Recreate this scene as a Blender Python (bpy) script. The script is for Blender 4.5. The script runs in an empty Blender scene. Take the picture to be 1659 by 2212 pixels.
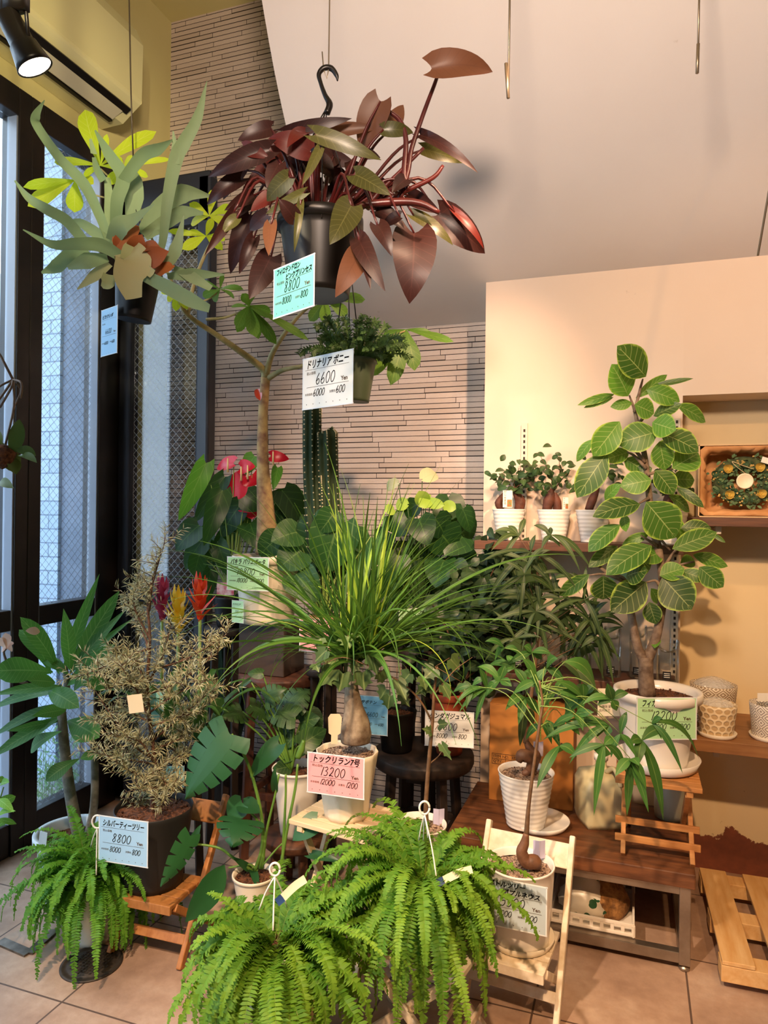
import bpy, math, random
from mathutils import Vector, Matrix
R = random.Random(11)
sc = bpy.context.scene
COL = sc.collection
# ------------------------------------------------------------ camera, world, lights, exposure
TH, RHO, F, CX, CY, EYE = math.radians(19.4), 0.012, 1530.0, 829.5, 1106.0, 1.5
CAM = Vector((0, 0, EYE))
FW = Vector((-math.sin(TH), math.cos(TH), 0)); RT = Vector((math.cos(TH), math.sin(TH), 0)); UP = Vector((0, 0, 1))
cd = bpy.data.cameras.new('camera'); cam = bpy.data.objects.new('camera', cd); COL.objects.link(cam)
cd.sensor_fit = 'VERTICAL'; cd.sensor_height = 36; cd.lens = F / 2212 * 36; cd.clip_start = .02
cam.matrix_world = Matrix.Translation(CAM) @ Matrix.Rotation(TH, 4, 'Z') @ Matrix.Rotation(math.pi / 2, 4, 'X') @ Matrix.Rotation(RHO, 4, 'Z')
sc.camera = cam
sc.view_settings.view_transform = 'Standard'; sc.view_settings.look = 'None'
sc.cycles.transparent_max_bounces = 32; sc.cycles.max_bounces = 9; sc.cycles.adaptive_threshold = .025; sc.cycles.diffuse_bounces = 3; sc.cycles.glossy_bounces = 3; sc.view_settings.exposure = 0.42; sc.view_settings.gamma = 1; sc.view_settings.use_curve_mapping = False
W = bpy.data.worlds.new('world'); sc.world = W; W.use_nodes = True
W.node_tree.nodes['Background'].inputs[0].default_value = (.72, .86, 1, 1)
W.node_tree.nodes['Background'].inputs[1].default_value = 5.5

def lamp(name, kind, loc, target, energy, color, size=.05, angle=60, blend=.6):
    d = bpy.data.lights.new(name, kind); d.energy = energy; d.color = color
    if kind == 'SPOT':
        d.spot_size = math.radians(angle); d.spot_blend = blend; d.shadow_soft_size = size
    o = bpy.data.objects.new(name, d); COL.objects.link(o); o.location = loc
    o.rotation_euler = (Vector(target) - Vector(loc)).to_track_quat('-Z', 'Y').to_euler()
    return o
WARM, AMBER = (1, .66, .42), (1, .58, .27)
lamp('spot_centre', 'SPOT', (-.65, .2, 2.95), (-.95, 3.2, 1.15), 75, WARM, .04, 38)
lamp('spot_wall', 'SPOT', (.15, 1.55, 2.95), (-1.3, 3.4, 1.3), 175, (1, .62, .40), .03, 52, .9)
lamp('spot_right', 'SPOT', (.95, 1.0, 3.0), (.45, 3.2, 1.0), 54, AMBER, .04, 80)
lamp('spot_window', 'SPOT', (-.55, .25, 2.75), (-2.35, 2.1, 2.9), 130, (1, .84, .5), .04, 42, .7)
lamp('spot_front', 'SPOT', (.1, -.2, 3.0), (.05, 2.4, .3), 290, (1, .62, .34), .04, 60)
lamp('spot_left', 'SPOT', (-1.0, .1, 3.0), (-.9, 2.1, .3), 300, (1, .74, .52), .05, 42, .5)
lamp('spot_ceiling', 'SPOT', (-.2, .3, 2.7), (-.3, 2.9, 3.2), 150, (1, .76, .60), .15, 105)
pl = bpy.data.lights.new('window_portal', 'AREA'); pl.shape = 'RECTANGLE'; pl.size = 5; pl.size_y = 3.2
pl.cycles.is_portal = True
po = bpy.data.objects.new('window_portal', pl); COL.objects.link(po); po.location = (-2.62, .3, 1.7)
po.rotation_euler = (0, math.radians(-90), 0)

# ------------------------------------------------------------ projection helpers: photo pixel -> world point
def _uv(px, py):
    dx, dy = px - CX, CY - py
    return (dx - RHO * dy) / F, (dy + RHO * dx) / F
def P(px, py, Z):
    u, v = _uv(px, py); return CAM + Z * (FW + u * RT + v * UP)
def on_y(px, py, y):
    u, v = _uv(px, py); return P(px, py, y / (FW.y + u * RT.y))
def on_x(px, py, x):
    u, v = _uv(px, py); return P(px, py, x / (FW.x + u * RT.x))
def on_z(px, py, z):
    u, v = _uv(px, py); return P(px, py, (z - EYE) / v)
class Tr:                                  # coordinates read in an enlarged crop of the photo
    def __init__(s, ox, oy, k): s.ox, s.oy, s.k = ox, oy, k
    def __call__(s, x, y): return s.ox + x / s.k, s.oy + y / s.k
T1 = Tr(0, 0, 2.765); T2 = Tr(400, 50, 2.37); T4 = Tr(950, 700, 2.2116); T5 = Tr(820, 980, 3.19)
T6 = Tr(1150, 1300, 3.259); TB = Tr(450, 900, 2.552); TM = Tr(350, 1420, 3.6867); TL = Tr(0, 1200, 2.186); T0 = Tr(0, 0, 1)

# ------------------------------------------------------------ materials
def lin(h):
    h = h.lstrip('#'); c = [int(h[i:i + 2], 16) / 255 for i in (0, 2, 4)]
    return tuple([x / 12.92 if x <= .04045 else ((x + .055) / 1.055) ** 2.4 for x in c] + [1])
class G:                                   # small node-graph writer
    def __init__(s, name):
        s.m = bpy.data.materials.new(name); s.m.use_nodes = True; s.t = s.m.node_tree
        s.b = s.t.nodes['Principled BSDF']; s.out = s.t.nodes['Material Output']
    def n(s, typ, props=None, **ins):
        nd = s.t.nodes.new(typ)
        for k, v in (props or {}).items(): setattr(nd, k, v)
        for k, v in ins.items():
            s.set(nd, int(k[1:]) if k[0] == 'i' and k[1:].isdigit() else k.replace('_', ' '), v)
        return nd
    def set(s, nd, k, v):
        i = nd.inputs[k]
        if isinstance(v, bpy.types.NodeSocket): s.t.links.new(v, i)
        elif isinstance(v, bpy.types.Node): s.t.links.new(v.outputs[0], i)
        else: i.default_value = v
    def math(s, op, a, b=0.0, c=None):
        nd = s.t.nodes.new('ShaderNodeMath'); nd.operation = op
        s.set(nd, 0, a); s.set(nd, 1, b)
        if c is not None: s.set(nd, 2, c)
        return nd.outputs[0]
    def mix(s, f, a, b, mode='MIX'):
        nd = s.t.nodes.new('ShaderNodeMix'); nd.data_type = 'RGBA'; nd.blend_type = mode
        s.set(nd, 0, f); s.set(nd, 6, a); s.set(nd, 7, b); return nd.outputs[2]
    def coord(s, which='Object', scale=(1, 1, 1), loc=(0, 0, 0), rot=(0, 0, 0)):
        c = s.t.nodes.new('ShaderNodeTexCoord'); m = s.t.nodes.new('ShaderNodeMapping')
        s.t.links.new(c.outputs[which], m.inputs[0]); m.inputs['Scale'].default_value = scale
        m.inputs['Location'].default_value = loc; m.inputs['Rotation'].default_value = rot; return m.outputs[0]
    def noise(s, vec, scale, detail=4, rough=.55):
        nd = s.n('ShaderNodeTexNoise', Scale=scale, Detail=detail, Roughness=rough)
        s.set(nd, 'Vector', vec); return nd.outputs['Fac']
    def ramp(s, f, stops, interp='LINEAR'):
        nd = s.t.nodes.new('ShaderNodeValToRGB'); nd.color_ramp.interpolation = interp; s.set(nd, 0, f)
        e = nd.color_ramp.elements
        while len(e) < len(stops): e.new(.5)
        for el, (p, c) in zip(e, stops): el.position = p; el.color = c if len(c) == 4 else (*c, 1)
        return nd.outputs[0]
    def bump(s, h, strength=.3, dist=.01):
        nd = s.n('ShaderNodeBump', Strength=strength, Distance=dist); s.set(nd, 'Height', h)
        s.set(s.b, 'Normal', nd.outputs[0])
def plain(name, c, rough=.5, metal=0, c2=None, scale=20, bump=0, spec=.5, stretch=(1, 1, 1), emit=0):
    g = G(name); g.b.inputs['Roughness'].default_value = rough; g.b.inputs['Metallic'].default_value = metal
    g.b.inputs['Specular IOR Level'].default_value = spec
    c = lin(c) if isinstance(c, str) else c
    if c2 is not None or bump:
        v = g.coord('Object', stretch); f = g.noise(v, scale)
        if c2 is not None:
            f2 = g.ramp(f, [(.35, (0, 0, 0)), (.65, (1, 1, 1))]); g.set(g.b, 'Base Color', g.mix(f2, c, lin(c2)))
        else: g.b.inputs['Base Color'].default_value = c
        if bump: g.bump(f, bump, .01)
    else: g.b.inputs['Base Color'].default_value = c
    if emit:
        g.b.inputs['Emission Color'].default_value = c; g.b.inputs['Emission Strength'].default_value = emit
    return g.m
def wood(name, a, b, rough=.6, axis=(1, 14, 14), scale=6, bump=.15):
    g = G(name); v = g.coord('Object', axis); f = g.noise(v, scale, 6, .6)
    f2 = g.ramp(f, [(.3, (0, 0, 0)), (.7, (1, 1, 1))]); big = g.noise(g.coord('Object', (3, 3, 3)), 2.5, 3)
    c = g.mix(f2, lin(a), lin(b)); c = g.mix(g.math('MULTIPLY', big, .45), c, lin(b), 'MULTIPLY')
    g.set(g.b, 'Base Color', c); g.b.inputs['Roughness'].default_value = rough; g.bump(f, bump, .004); return g.m
def leafmat(name, a, b, vein=None, veins=0, margin=None, rough=.38, trans=.25, tcol=None, mid=.035, vs=.6, back=None, spec=.5):
    g = G(name); uv = g.n('ShaderNodeUVMap', {'uv_map': 'UVMap'}); rn = g.n('ShaderNodeUVMap', {'uv_map': 'rnd'})
    s = g.n('ShaderNodeSeparateXYZ'); g.set(s, 0, uv.outputs[0]); s2 = g.n('ShaderNodeSeparateXYZ'); g.set(s2, 0, rn.outputs[0])
    u, v, r = s.outputs[0], s.outputs[1], s2.outputs[0]
    au = g.math('ABSOLUTE', g.math('SUBTRACT', u, .5))
    c = g.mix(r, lin(a), lin(b))
    nz = g.noise(g.coord('Object'), 40, 3)
    c = g.mix(g.math('MULTIPLY', nz, .35), c, lin(a))
    if margin:
        e = g.math('ADD', au, g.math('MULTIPLY', g.math('SUBTRACT', nz, .5), .22))
        c = g.mix(g.math('MULTIPLY', g.ramp(e, [(.425, (0, 0, 0)), (.50, (1, 1, 1))]), .85), c, lin(margin))
    if vein:
        mm = g.math('LESS_THAN', au, mid); k = mm
        if veins:
            w = g.math('FRACT', g.math('SUBTRACT', g.math('MULTIPLY', v, float(veins)), g.math('MULTIPLY', au, 3.2)))
            k = g.math('MAXIMUM', mm, g.math('MULTIPLY', g.math('LESS_THAN', w, .10), .75))
        c = g.mix(g.math('MULTIPLY', k, vs), c, lin(vein))
    if back:
        geo = g.n('ShaderNodeNewGeometry'); c = g.mix(geo.outputs['Backfacing'], c, lin(back))
    g.set(g.b, 'Base Color', c); g.b.inputs['Roughness'].default_value = min(.7, rough + .1); g.b.inputs['Specular IOR Level'].default_value = spec * .7
    if trans:
        tr = g.n('ShaderNodeBsdfTranslucent'); g.set(tr, 0, g.mix(.5, c, lin(tcol or b)))
        mx = g.n('ShaderNodeMixShader'); mx.inputs[0].default_value = trans
        g.set(mx, 1, g.b.outputs[0]); g.set(mx, 2, tr.outputs[0]); g.set(g.out, 0, mx.outputs[0])
    return g.m
def glassmat(name, tint=(.93, .97, 1, 1), wire=False, gloss=.5, base=.04):
    g = G(name); t = g.n('ShaderNodeBsdfTransparent', Color=tint); gl = g.n('ShaderNodeBsdfGlossy', Roughness=.02)
    lw = g.n('ShaderNodeLayerWeight', Blend=.25)
    f = g.math('ADD', g.math('MULTIPLY', lw.outputs['Fresnel'], gloss), base)
    mx = g.n('ShaderNodeMixShader'); g.set(mx, 0, f); g.set(mx, 1, t.outputs[0]); g.set(mx, 2, gl.outputs[0])
    o = mx.outputs[0]
    if wire:
        s = g.n('ShaderNodeSeparateXYZ'); g.set(s, 0, g.coord('Object'))
        h = g.math('ADD', s.outputs[0], s.outputs[1]); k = 25.0
        a1 = g.math('LESS_THAN', g.math('FRACT', g.math('MULTIPLY', g.math('ADD', h, s.outputs[2]), k)), .045)
        a2 = g.math('LESS_THAN', g.math('FRACT', g.math('MULTIPLY', g.math('SUBTRACT', h, s.outputs[2]), k)), .05)
        d = g.n('ShaderNodeBsdfDiffuse', Color=(.55, .58, .6, 1)); m2 = g.n('ShaderNodeMixShader')
        g.set(m2, 0, g.math('MULTIPLY', g.math('MAXIMUM', a1, a2), .7)); g.set(m2, 1, o); g.set(m2, 2, d.outputs[0]); o = m2.outputs[0]
    g.set(g.out, 0, o); return g.m

# ------------------------------------------------------------ mesh builder
ORG = {}
def cat(pts, n=6):                          # Catmull-Rom through the points
    pts = [Vector(p) for p in pts]
    if len(pts) < 3: return [pts[0].lerp(pts[-1], i / n) for i in range(n + 1)]
    q = [2 * pts[0] - pts[1]] + pts + [2 * pts[-1] - pts[-2]]; out = []
    for i in range(1, len(q) - 2):
        a, b, c, d = q[i - 1:i + 3]
        for k in range(n):
            t = k / n
            out.append(.5 * ((2 * b) + (c - a) * t + (2 * a - 5 * b + 4 * c - d) * t * t + (3 * b - a - 3 * c + d) * t ** 3))
    out.append(pts[-1]); return out
def lerp_list(vals, m):
    n = len(vals) - 1; o = []
    for i in range(m):
        t = i / (m - 1) * n; k = min(int(t), n - 1); o.append(vals[k] + (vals[k + 1] - vals[k]) * (t - k))
    return o
def perp(d):
    a = Vector((0, 0, 1)) if abs(d.z) < .9 else Vector((1, 0, 0)); return d.cross(a).normalized()
class MB:
    def __init__(s): s.v, s.f, s.uv, s.rn, s.mi = [], [], [], [], []; s.cur = 0
    def face(s, idx, uv=None, r=.5):
        s.f.append(tuple(idx)); s.uv.append(uv or [(0.3, .5)] * len(idx)); s.rn.append(r); s.mi.append(s.cur)
    def add(s, p): s.v.append(Vector(p)); return len(s.v) - 1
    def grid(s, rows, r=.5, close=False):
        n = len(rows[0]); ids = [[s.add(p) for p in row] for row in rows]; m = len(rows)
        for i in range(m - 1):
            for j in range(n if close else n - 1):
                k = (j + 1) % n
                s.face((ids[i][j], ids[i][k], ids[i + 1][k], ids[i + 1][j]),
                       [(j / (n - 1 + close), i / (m - 1)), ((j + 1) / (n - 1 + close), i / (m - 1)), ((j + 1) / (n - 1 + close), (i + 1) / (m - 1)), (j / (n - 1 + close), (i + 1) / (m - 1))], r)
        return ids
    def box(s, c, size, M=None):
        c = Vector(c); hx, hy, hz = [x / 2 for x in size]; M = M or Matrix.Identity(3); ids = []
        for sx in (-1, 1):
            for sy in (-1, 1):
                for sz in (-1, 1): ids.append(s.add(c + M @ Vector((sx * hx, sy * hy, sz * hz))))
        for q in ((0, 1, 3, 2), (4, 6, 7, 5), (0, 4, 5, 1), (2, 3, 7, 6), (0, 2, 6, 4), (1, 5, 7, 3)): s.face([ids[k] for k in q])
    def bx(s, x0, x1, y0, y1, z0, z1): s.box(((x0 + x1) / 2, (y0 + y1) / 2, (z0 + z1) / 2), (abs(x1 - x0), abs(y1 - y0), abs(z1 - z0)))
    def beam(s, a, b, w, t, up=UP):         # bar from a to b: w along side, t along up-ish
        a, b = Vector(a), Vector(b); d = (b - a); L = d.length; d.normalize(); sd = d.cross(Vector(up))
        sd = perp(d) if sd.length < 1e-4 else sd.normalized(); u = sd.cross(d)
        s.box((a + b) / 2, (L, w, t), Matrix((d, sd, u)).transposed())
    def tube(s, pts, rad, n=8, sm=0, r=.5):
        if sm: pts = cat(pts, sm)
        pts = [Vector(p) for p in pts]; m = len(pts); rad = lerp_list(rad, m) if isinstance(rad, (list, tuple)) else [rad] * m
        nrm = None; rows = []
        for i, p in enumerate(pts):
            d = (pts[min(i + 1, m - 1)] - pts[max(i - 1, 0)])
            d = d.normalized() if d.length > 1e-9 else Vector((0, 0, 1))
            nrm = perp(d) if nrm is None else (nrm - d * nrm.dot(d)); nrm = nrm.normalized() if nrm.length > 1e-6 else perp(d)
            bn = d.cross(nrm)
            rows.append([p + rad[i] * (math.cos(a) * nrm + math.sin(a) * bn) for a in [2 * math.pi * k / n for k in range(n)]])
        ids = s.grid(rows, r, True); s.face(ids[0][::-1], None, r); s.face(ids[-1], None, r)
    def lathe(s, c, prof, n=36, M=None, mod=None, cap=True):
        c = Vector(c); M = M or Matrix.Identity(3); rows = []
        for (rr, z) in prof:
            rows.append([c + M @ Vector(((rr * (mod(a, z) if mod else 1)) * math.cos(a), (rr * (mod(a, z) if mod else 1)) * math.sin(a), z)) for a in [2 * math.pi * k / n for k in range(n)]])
        ids = s.grid(rows, .5, True)
        if cap: s.face(ids[0][::-1]); s.face(ids[-1])
    def build(s, name, mats, parent=None, bevel=0, smooth=True, origin=None):
        if not s.v: return None
        if parent is not None: org = ORG[parent.name]
        elif origin is not None: org = Vector(origin)
        else:
            xs = [p.x for p in s.v]; ys = [p.y for p in s.v]; org = Vector(((min(xs) + max(xs)) / 2, (min(ys) + max(ys)) / 2, min(p.z for p in s.v)))
        me = bpy.data.meshes.new(name); me.from_pydata([p - org for p in s.v], [], s.f)
        for m in (mats if isinstance(mats, (list, tuple)) else [mats]): me.materials.append(m)
        u1 = me.uv_layers.new(name='UVMap'); u2 = me.uv_layers.new(name='rnd')
        a = [c for f in s.uv for p in f for c in p]; b = [c for f, r in zip(s.f, s.rn) for _ in f for c in (r, r)]
        u1.data.foreach_set('uv', a); u2.data.foreach_set('uv', b)
        me.polygons.foreach_set('material_index', s.mi); me.polygons.foreach_set('use_smooth', [smooth] * len(s.f)); me.update()
        o = bpy.data.objects.new(name, me); COL.objects.link(o)
        if parent is not None: o.parent = parent
        else: o.location = org
        ORG[o.name] = org
        if bevel:
            md = o.modifiers.new('bevel', 'BEVEL'); md.width = bevel; md.segments = 2; md.limit_method = 'ANGLE'; md.angle_limit = math.radians(40)
            if smooth is False: pass
        return o
def tag(o, label, category, group=None, kind=None):
    o['label'] = label; o['category'] = category
    if group: o['group'] = group
    if kind: o['kind'] = kind
    return o
def struct(o): o['kind'] = 'structure'; return o
def thing(name, loc, label, category, group=None):
    o = bpy.data.objects.new(name, None); COL.objects.link(o); o.location = loc; o.empty_display_size = .05
    ORG[o.name] = Vector(loc); return tag(o, label, category, group)

# ------------------------------------------------------------ leaves
PROF = {
    'ovate': [0, .55, .85, 1, .98, .88, .70, .42, .0], 'ellip': [0, .48, .80, .96, 1, .95, .80, .5, 0],
    'round': [.15, .72, .94, 1, 1, .97, .86, .6, 0], 'lance': [.12, .5, .8, .97, 1, .88, .65, .35, 0],
    'strap': [.8, .95, 1, 1, .97, .9, .78, .55, 0], 'heart': [.55, .95, 1, .97, .88, .74, .56, .33, 0],
    'obov': [.05, .25, .45, .66, .86, 1, .98, .75, 0], 'blade': [1, .97, .93, .87, .8, .7, .55, .35, 0]}
def leaf(mb, B, T, nrm, Wd, prof='ovate', bend=.08, fold=.12, rows=7, cols=4, lobe=0, wave=0, r=None, lift=0, arch=0):
    B, T = Vector(B), Vector(T); a = T - B; L = a.length
    if L < 1e-5: return
    d = a / L; sd = d.cross(nrm)
    sd = perp(d) if sd.length < 1e-4 else sd.normalized(); n = sd.cross(d)
    r = R.random() if r is None else r; pv = lerp_list(PROF[prof], rows + 1); out = []; ph = R.random() * 6
    for i in range(rows + 1):
        t = i / rows; c = B + a * t + (n * bend + UP * arch) * (L * 4 * t * (1 - t)); w = Wd / 2 * pv[i]; row = []
        for j in range(cols + 1):
            u = 2 * j / cols - 1
            p = c + sd * (u * w) + n * (fold * w * abs(u) ** 1.4)
            if lobe: p = p - d * (lobe * L * (1 - t) ** 3 * abs(u) ** 1.6)
            if wave: p = p + n * (wave * w * u * math.sin(ph + t * 9))
            row.append(p)
        out.append(row)
    mb.grid(out, r)
def ribbon(mb, pts, wid, nrm=None, cup=.15, cols=2, sm=4, r=None, twist=0):
    pts = cat(pts, sm) if sm else [Vector(p) for p in pts]; m = len(pts); wid = lerp_list(wid, m); out = []; r = R.random() if r is None else r
    for i, p in enumerate(pts):
        d = (pts[min(i + 1, m - 1)] - pts[max(i - 1, 0)])
        d = d.normalized() if d.length > 1e-9 else UP
        nn = Vector(nrm) if nrm is not None else (CAM - p).normalized()
        if twist: nn = Matrix.Rotation(twist * i / m, 3, d) @ nn
        sd = d.cross(nn); sd = perp(d) if sd.length < 1e-3 else sd.normalized(); n = sd.cross(d); w = wid[i] / 2
        out.append([p + sd * (u * w) + n * (cup * w * u * u) for u in [2 * j / cols - 1 for j in range(cols + 1)]])
    mb.grid(out, r)
def lp(mb, tr, x0, y0, x1, y1, w, Z, dz=None, roll=None, **k):
    """leaf between two spots of the crop, w wide, about Z metres deep, its tip nearer or farther by dz"""
    a = tr(x0, y0); b = tr(x1, y1); dz = R.uniform(-.07, .07) if dz is None else dz
    B = P(a[0], a[1], Z); T = P(b[0], b[1], Z + dz); vd = (CAM - (B + T) / 2).normalized(); ax = (T - B).normalized()
    n = vd * .9 + UP * .35
    roll = R.uniform(-.35, .35) if roll is None else roll
    n = Matrix.Rotation(roll, 3, ax) @ n
    leaf(mb, B, T, n, w / tr.k * Z / F, **k); return B, T
def fan(mb, B, T, nrm, Wd, out, bend=.1, fold=.15, r=None):
    """lobed leaf: half outline out = [(across 0..1, along)] from the notch to the tip, mirrored"""
    B, T = Vector(B), Vector(T); a = T - B; L = a.length; d = a.normalized(); sd = d.cross(nrm)
    sd = perp(d) if sd.length < 1e-4 else sd.normalized(); n = sd.cross(d); r = R.random() if r is None else r
    full = [(x, y) for x, y in out] + [(-x, y) for x, y in out[::-1] if x > 0]
    def pos(x, y): return B + d * (y * L) + sd * (x * Wd / 2) + n * (fold * Wd / 2 * abs(x) + bend * L * 4 * y * (1 - y))
    cx, cy = 0, .32; rings = []
    for k in (.5, 1):
        rings.append([mb.add(pos(cx + (x - cx) * k, cy + (y - cy) * k)) for x, y in full])
    c = mb.add(pos(cx, cy)); m = len(full)
    def uvp(x, y, k): return (.5 + .5 * x * k, max(0, min(1, cy + (y - cy) * k)))
    for i in range(m):
        j = (i + 1) % m; a_, b_ = full[i], full[j]
        mb.face((c, rings[0][i], rings[0][j]), [(.5, cy), uvp(*a_, .5), uvp(*b_, .5)], r)
        mb.face((rings[0][i], rings[1][i], rings[1][j], rings[0][j]), [uvp(*a_, .5), uvp(*a_, 1), uvp(*b_, 1), uvp(*b_, .5)], r)
IVY = [(0, .1), (.35, -.06), (.62, .02), (.98, .30), (.62, .38), (.55, .5), (.78, .62), (.34, .70), (0, 1)]
def fanpx(mb, tr, x0, y0, x1, y1, w, Z, out=IVY, dz=None, roll=None, **k):
    a = tr(x0, y0); b = tr(x1, y1); dz = R.uniform(-.04, .04) if dz is None else dz
    B = P(a[0], a[1], Z); T = P(b[0], b[1], Z + dz); ax = (T - B).normalized()
    n = Matrix.Rotation(R.uniform(-.4, .4) if roll is None else roll, 3, ax) @ ((CAM - B).normalized() * .9 + UP * .3)
    fan(mb, B, T, n, w / tr.k * Z / F, out, **k)
def path(tr, pts, Z):                       # polyline in crop coordinates, optional third value = depth offset
    return [P(*tr(p[0], p[1]), Z + (p[2] if len(p) > 2 else 0)) for p in pts]
# ------------------------------------------------------------ the setting
XL, YB, YF, YR, XS, ZC = -2.52, 3.4, 3.1, 3.3, -.626, 4.28    # left wall, tile wall, plaster wall, recess, plaster wall's end, ceiling
def tile_mat():
    g = G('stacked_stone_tile'); v = g.coord('Object')
    s = g.n('ShaderNodeSeparateXYZ'); g.set(s, 0, v); x = g.math('ADD', s.outputs[0], s.outputs[1]); z = s.outputs[2]
    rh = 0.0265; rowf = g.math('DIVIDE', z, rh); row = g.math('FLOOR', rowf)
    wn = g.n('ShaderNodeTexWhiteNoise', {'noise_dimensions': '1D'}); g.set(wn, 'W', row)
    ln = .30
    xs = g.math('ADD', g.math('DIVIDE', x, ln), g.math('MULTIPLY', wn.outputs[0], 3.0)); ci = g.math('FLOOR', xs)
    w2 = g.n('ShaderNodeTexWhiteNoise', {'noise_dimensions': '2D'}); cb = g.n('ShaderNodeCombineXYZ'); g.set(cb, 0, row); g.set(cb, 1, ci); g.set(w2, 0, cb)
    tone = w2.outputs[0]
    fz = g.math('FRACT', rowf); fx = g.math('FRACT', xs)
    gap = g.math('MAXIMUM', g.math('LESS_THAN', fz, g.math('ADD', .08, g.math('MULTIPLY', tone, .12))), g.math('LESS_THAN', fx, .009))
    n1 = g.noise(g.coord('Object', (60, 60, 200)), 1.5, 6)
    c = g.mix(tone, lin('#e2d2c4'), lin('#cfbdac')); c = g.mix(g.math('MULTIPLY', n1, .5), c, lin('#b8a698'))
    c = g.mix(gap, c, lin('#1f1512')); g.set(g.b, 'Base Color', c); g.b.inputs['Roughness'].default_value = .75
    h = g.math('ADD', g.math('MULTIPLY', tone, .8), g.math('MULTIPLY', n1, .35)); h = g.math('SUBTRACT', h, g.math('MULTIPLY', gap, 1.0))
    g.bump(h, .55, .006); return g.m
def plaster(name, a, b, peel=False):
    g = G(name); v = g.coord('Object'); n = g.noise(v, 2.2, 6, .6); c = g.mix(n, lin(a), lin(b))
    ch = g.noise(v, 9, 8, .65); spots = g.ramp(g.math('ADD', ch, 0), [(.70, (0, 0, 0)), (.72, (1, 1, 1))])
    c = g.mix(g.math('MULTIPLY', spots, .25), c, lin('#b09a80'))
    if peel:
        s = g.n('ShaderNodeSeparateXYZ'); g.set(s, 0, g.n('ShaderNodeNewGeometry').outputs['Position'])
        k = g.math('SUBTRACT', g.math('ADD', s.outputs[2], g.math('MULTIPLY', g.noise(v, 7, 7, .7), .30)), .30)
        m = g.ramp(k, [(.02, (1, 1, 1)), (.026, (0, 0, 0))])
        c = g.mix(m, c, g.mix(g.noise(v, 30, 5), lin('#8a4a30'), lin('#5d3223')))
        sp = g.math('MULTIPLY', g.ramp(g.noise(g.coord('Object', (1, 1, 1.4), (3, 1, 2)), 5.5, 7, .7), [(.66, (0, 0, 0)), (.672, (1, 1, 1))]), g.math('LESS_THAN', s.outputs[2], .62))
        c = g.mix(sp, c, lin('#6b4632'))
    g.set(g.b, 'Base Color', c); g.b.inputs['Roughness'].default_value = .8
    g.bump(g.math('ADD', g.math('MULTIPLY', n, .6), g.math('MULTIPLY', ch, .4)), .12, .02); return g.m
def floor_mat():
    g = G('floor_tiles'); v = g.coord('Object', (1, 1, 1), (.26, .09, 0))
    s = g.n('ShaderNodeSeparateXYZ'); g.set(s, 0, v); T = .45
    fx = g.math('FRACT', g.math('DIVIDE', s.outputs[0], T)); fy = g.math('FRACT', g.math('DIVIDE', s.outputs[1], T))
    ed = g.math('MINIMUM', g.math('MINIMUM', fx, g.math('SUBTRACT', 1, fx)), g.math('MINIMUM', fy, g.math('SUBTRACT', 1, fy)))
    gap = g.math('LESS_THAN', ed, .007)
    n = g.noise(g.coord('Object'), 3.5, 8, .65); n2 = g.noise(g.coord('Object'), 38, 5)
    c = g.ramp(n, [(.3, lin('#8d6f5c')), (.5, lin('#b3937c')), (.7, lin('#cbb09a'))])
    c = g.mix(g.math('MULTIPLY', n2, .45), c, lin('#7d6252'))
    c = g.mix(gap, c, lin('#5a463b')); g.set(g.b, 'Base Color', c)
    g.set(g.b, 'Roughness', g.math('ADD', .35, g.math('MULTIPLY', n, .45)))
    g.bump(g.math('SUBTRACT', g.math('MULTIPLY', n2, .6), g.math('MULTIPLY', gap, 1.2)), .25, .006); return g.m
TILE = tile_mat(); WHITE_PL = plaster('white_plaster', '#e6dcd2', '#dccfc4'); LOW_PL = plaster('cream_plaster', '#edd8c3', '#e3cbb3')
PEEL_PL = plaster('peeling_plaster', '#e6d2a8', '#dbc294', True); BULK = plaster('yellow_plaster', '#e0d596', '#d6ca88')
DIMW = plain('bounce_cutting_brown', '#5f4a3a', .7)  # unseen right and rear walls made dark brown to cut bounced light
BLACKM = plain('black_frame', '#17120f', .35, 0, '#231b17', 8); DOORM = plain('dark_blue_frame', '#23252e', .4)
b = MB(); b.bx(XL - .1, 2.6, -2.6, YB + .1, -.1, 0); struct(b.build('floor', floor_mat(), smooth=False))
b = MB(); b.bx(XL - .1, 2.6, -2.6, YB + .1, ZC, ZC + .1); struct(b.build('ceiling', BULK, smooth=False))
b = MB(); b.bx(XL - .1, 2.6, YB, YB + .12, 0, ZC); struct(b.build('wall_back', TILE, smooth=False))
b = MB(); b.bx(2.5, 2.62, -2.6, YB, 0, ZC); struct(b.build('wall_right', DIMW, smooth=False))
b = MB(); b.bx(XL - .1, 2.6, -2.62, -2.5, 0, ZC); struct(b.build('wall_rear', DIMW, smooth=False))
# left wall: yellow bulkhead above the glazing
b = MB(); b.bx(XL - .12, XL, -2.6, YB, 3.30, ZC); struct(b.build('wall_left', BULK, smooth=False))
b = MB(); b.bx(XL - .12, XL, 3.0, YB, 0, 3.30); struct(b.build('wall_corner', BULK, smooth=False))
# plaster wall at the right: bay with the shelves, recess beyond, lintel above the recess
XR = .183
b = MB(); b.bx(XS, XR, YF, YB - .002, 0, 2.56); struct(b.build('wall_plaster', LOW_PL, smooth=False))
b = MB(); b.bx(XR, 2.5, YR, YB - .002, 0, 2.0); struct(b.build('wall_recess', PEEL_PL, smooth=False))
b = MB(); b.bx(XR, 2.5, YF, YB - .002, 1.985, 2.56); struct(b.build('wall_lintel', LOW_PL, smooth=False))
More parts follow.
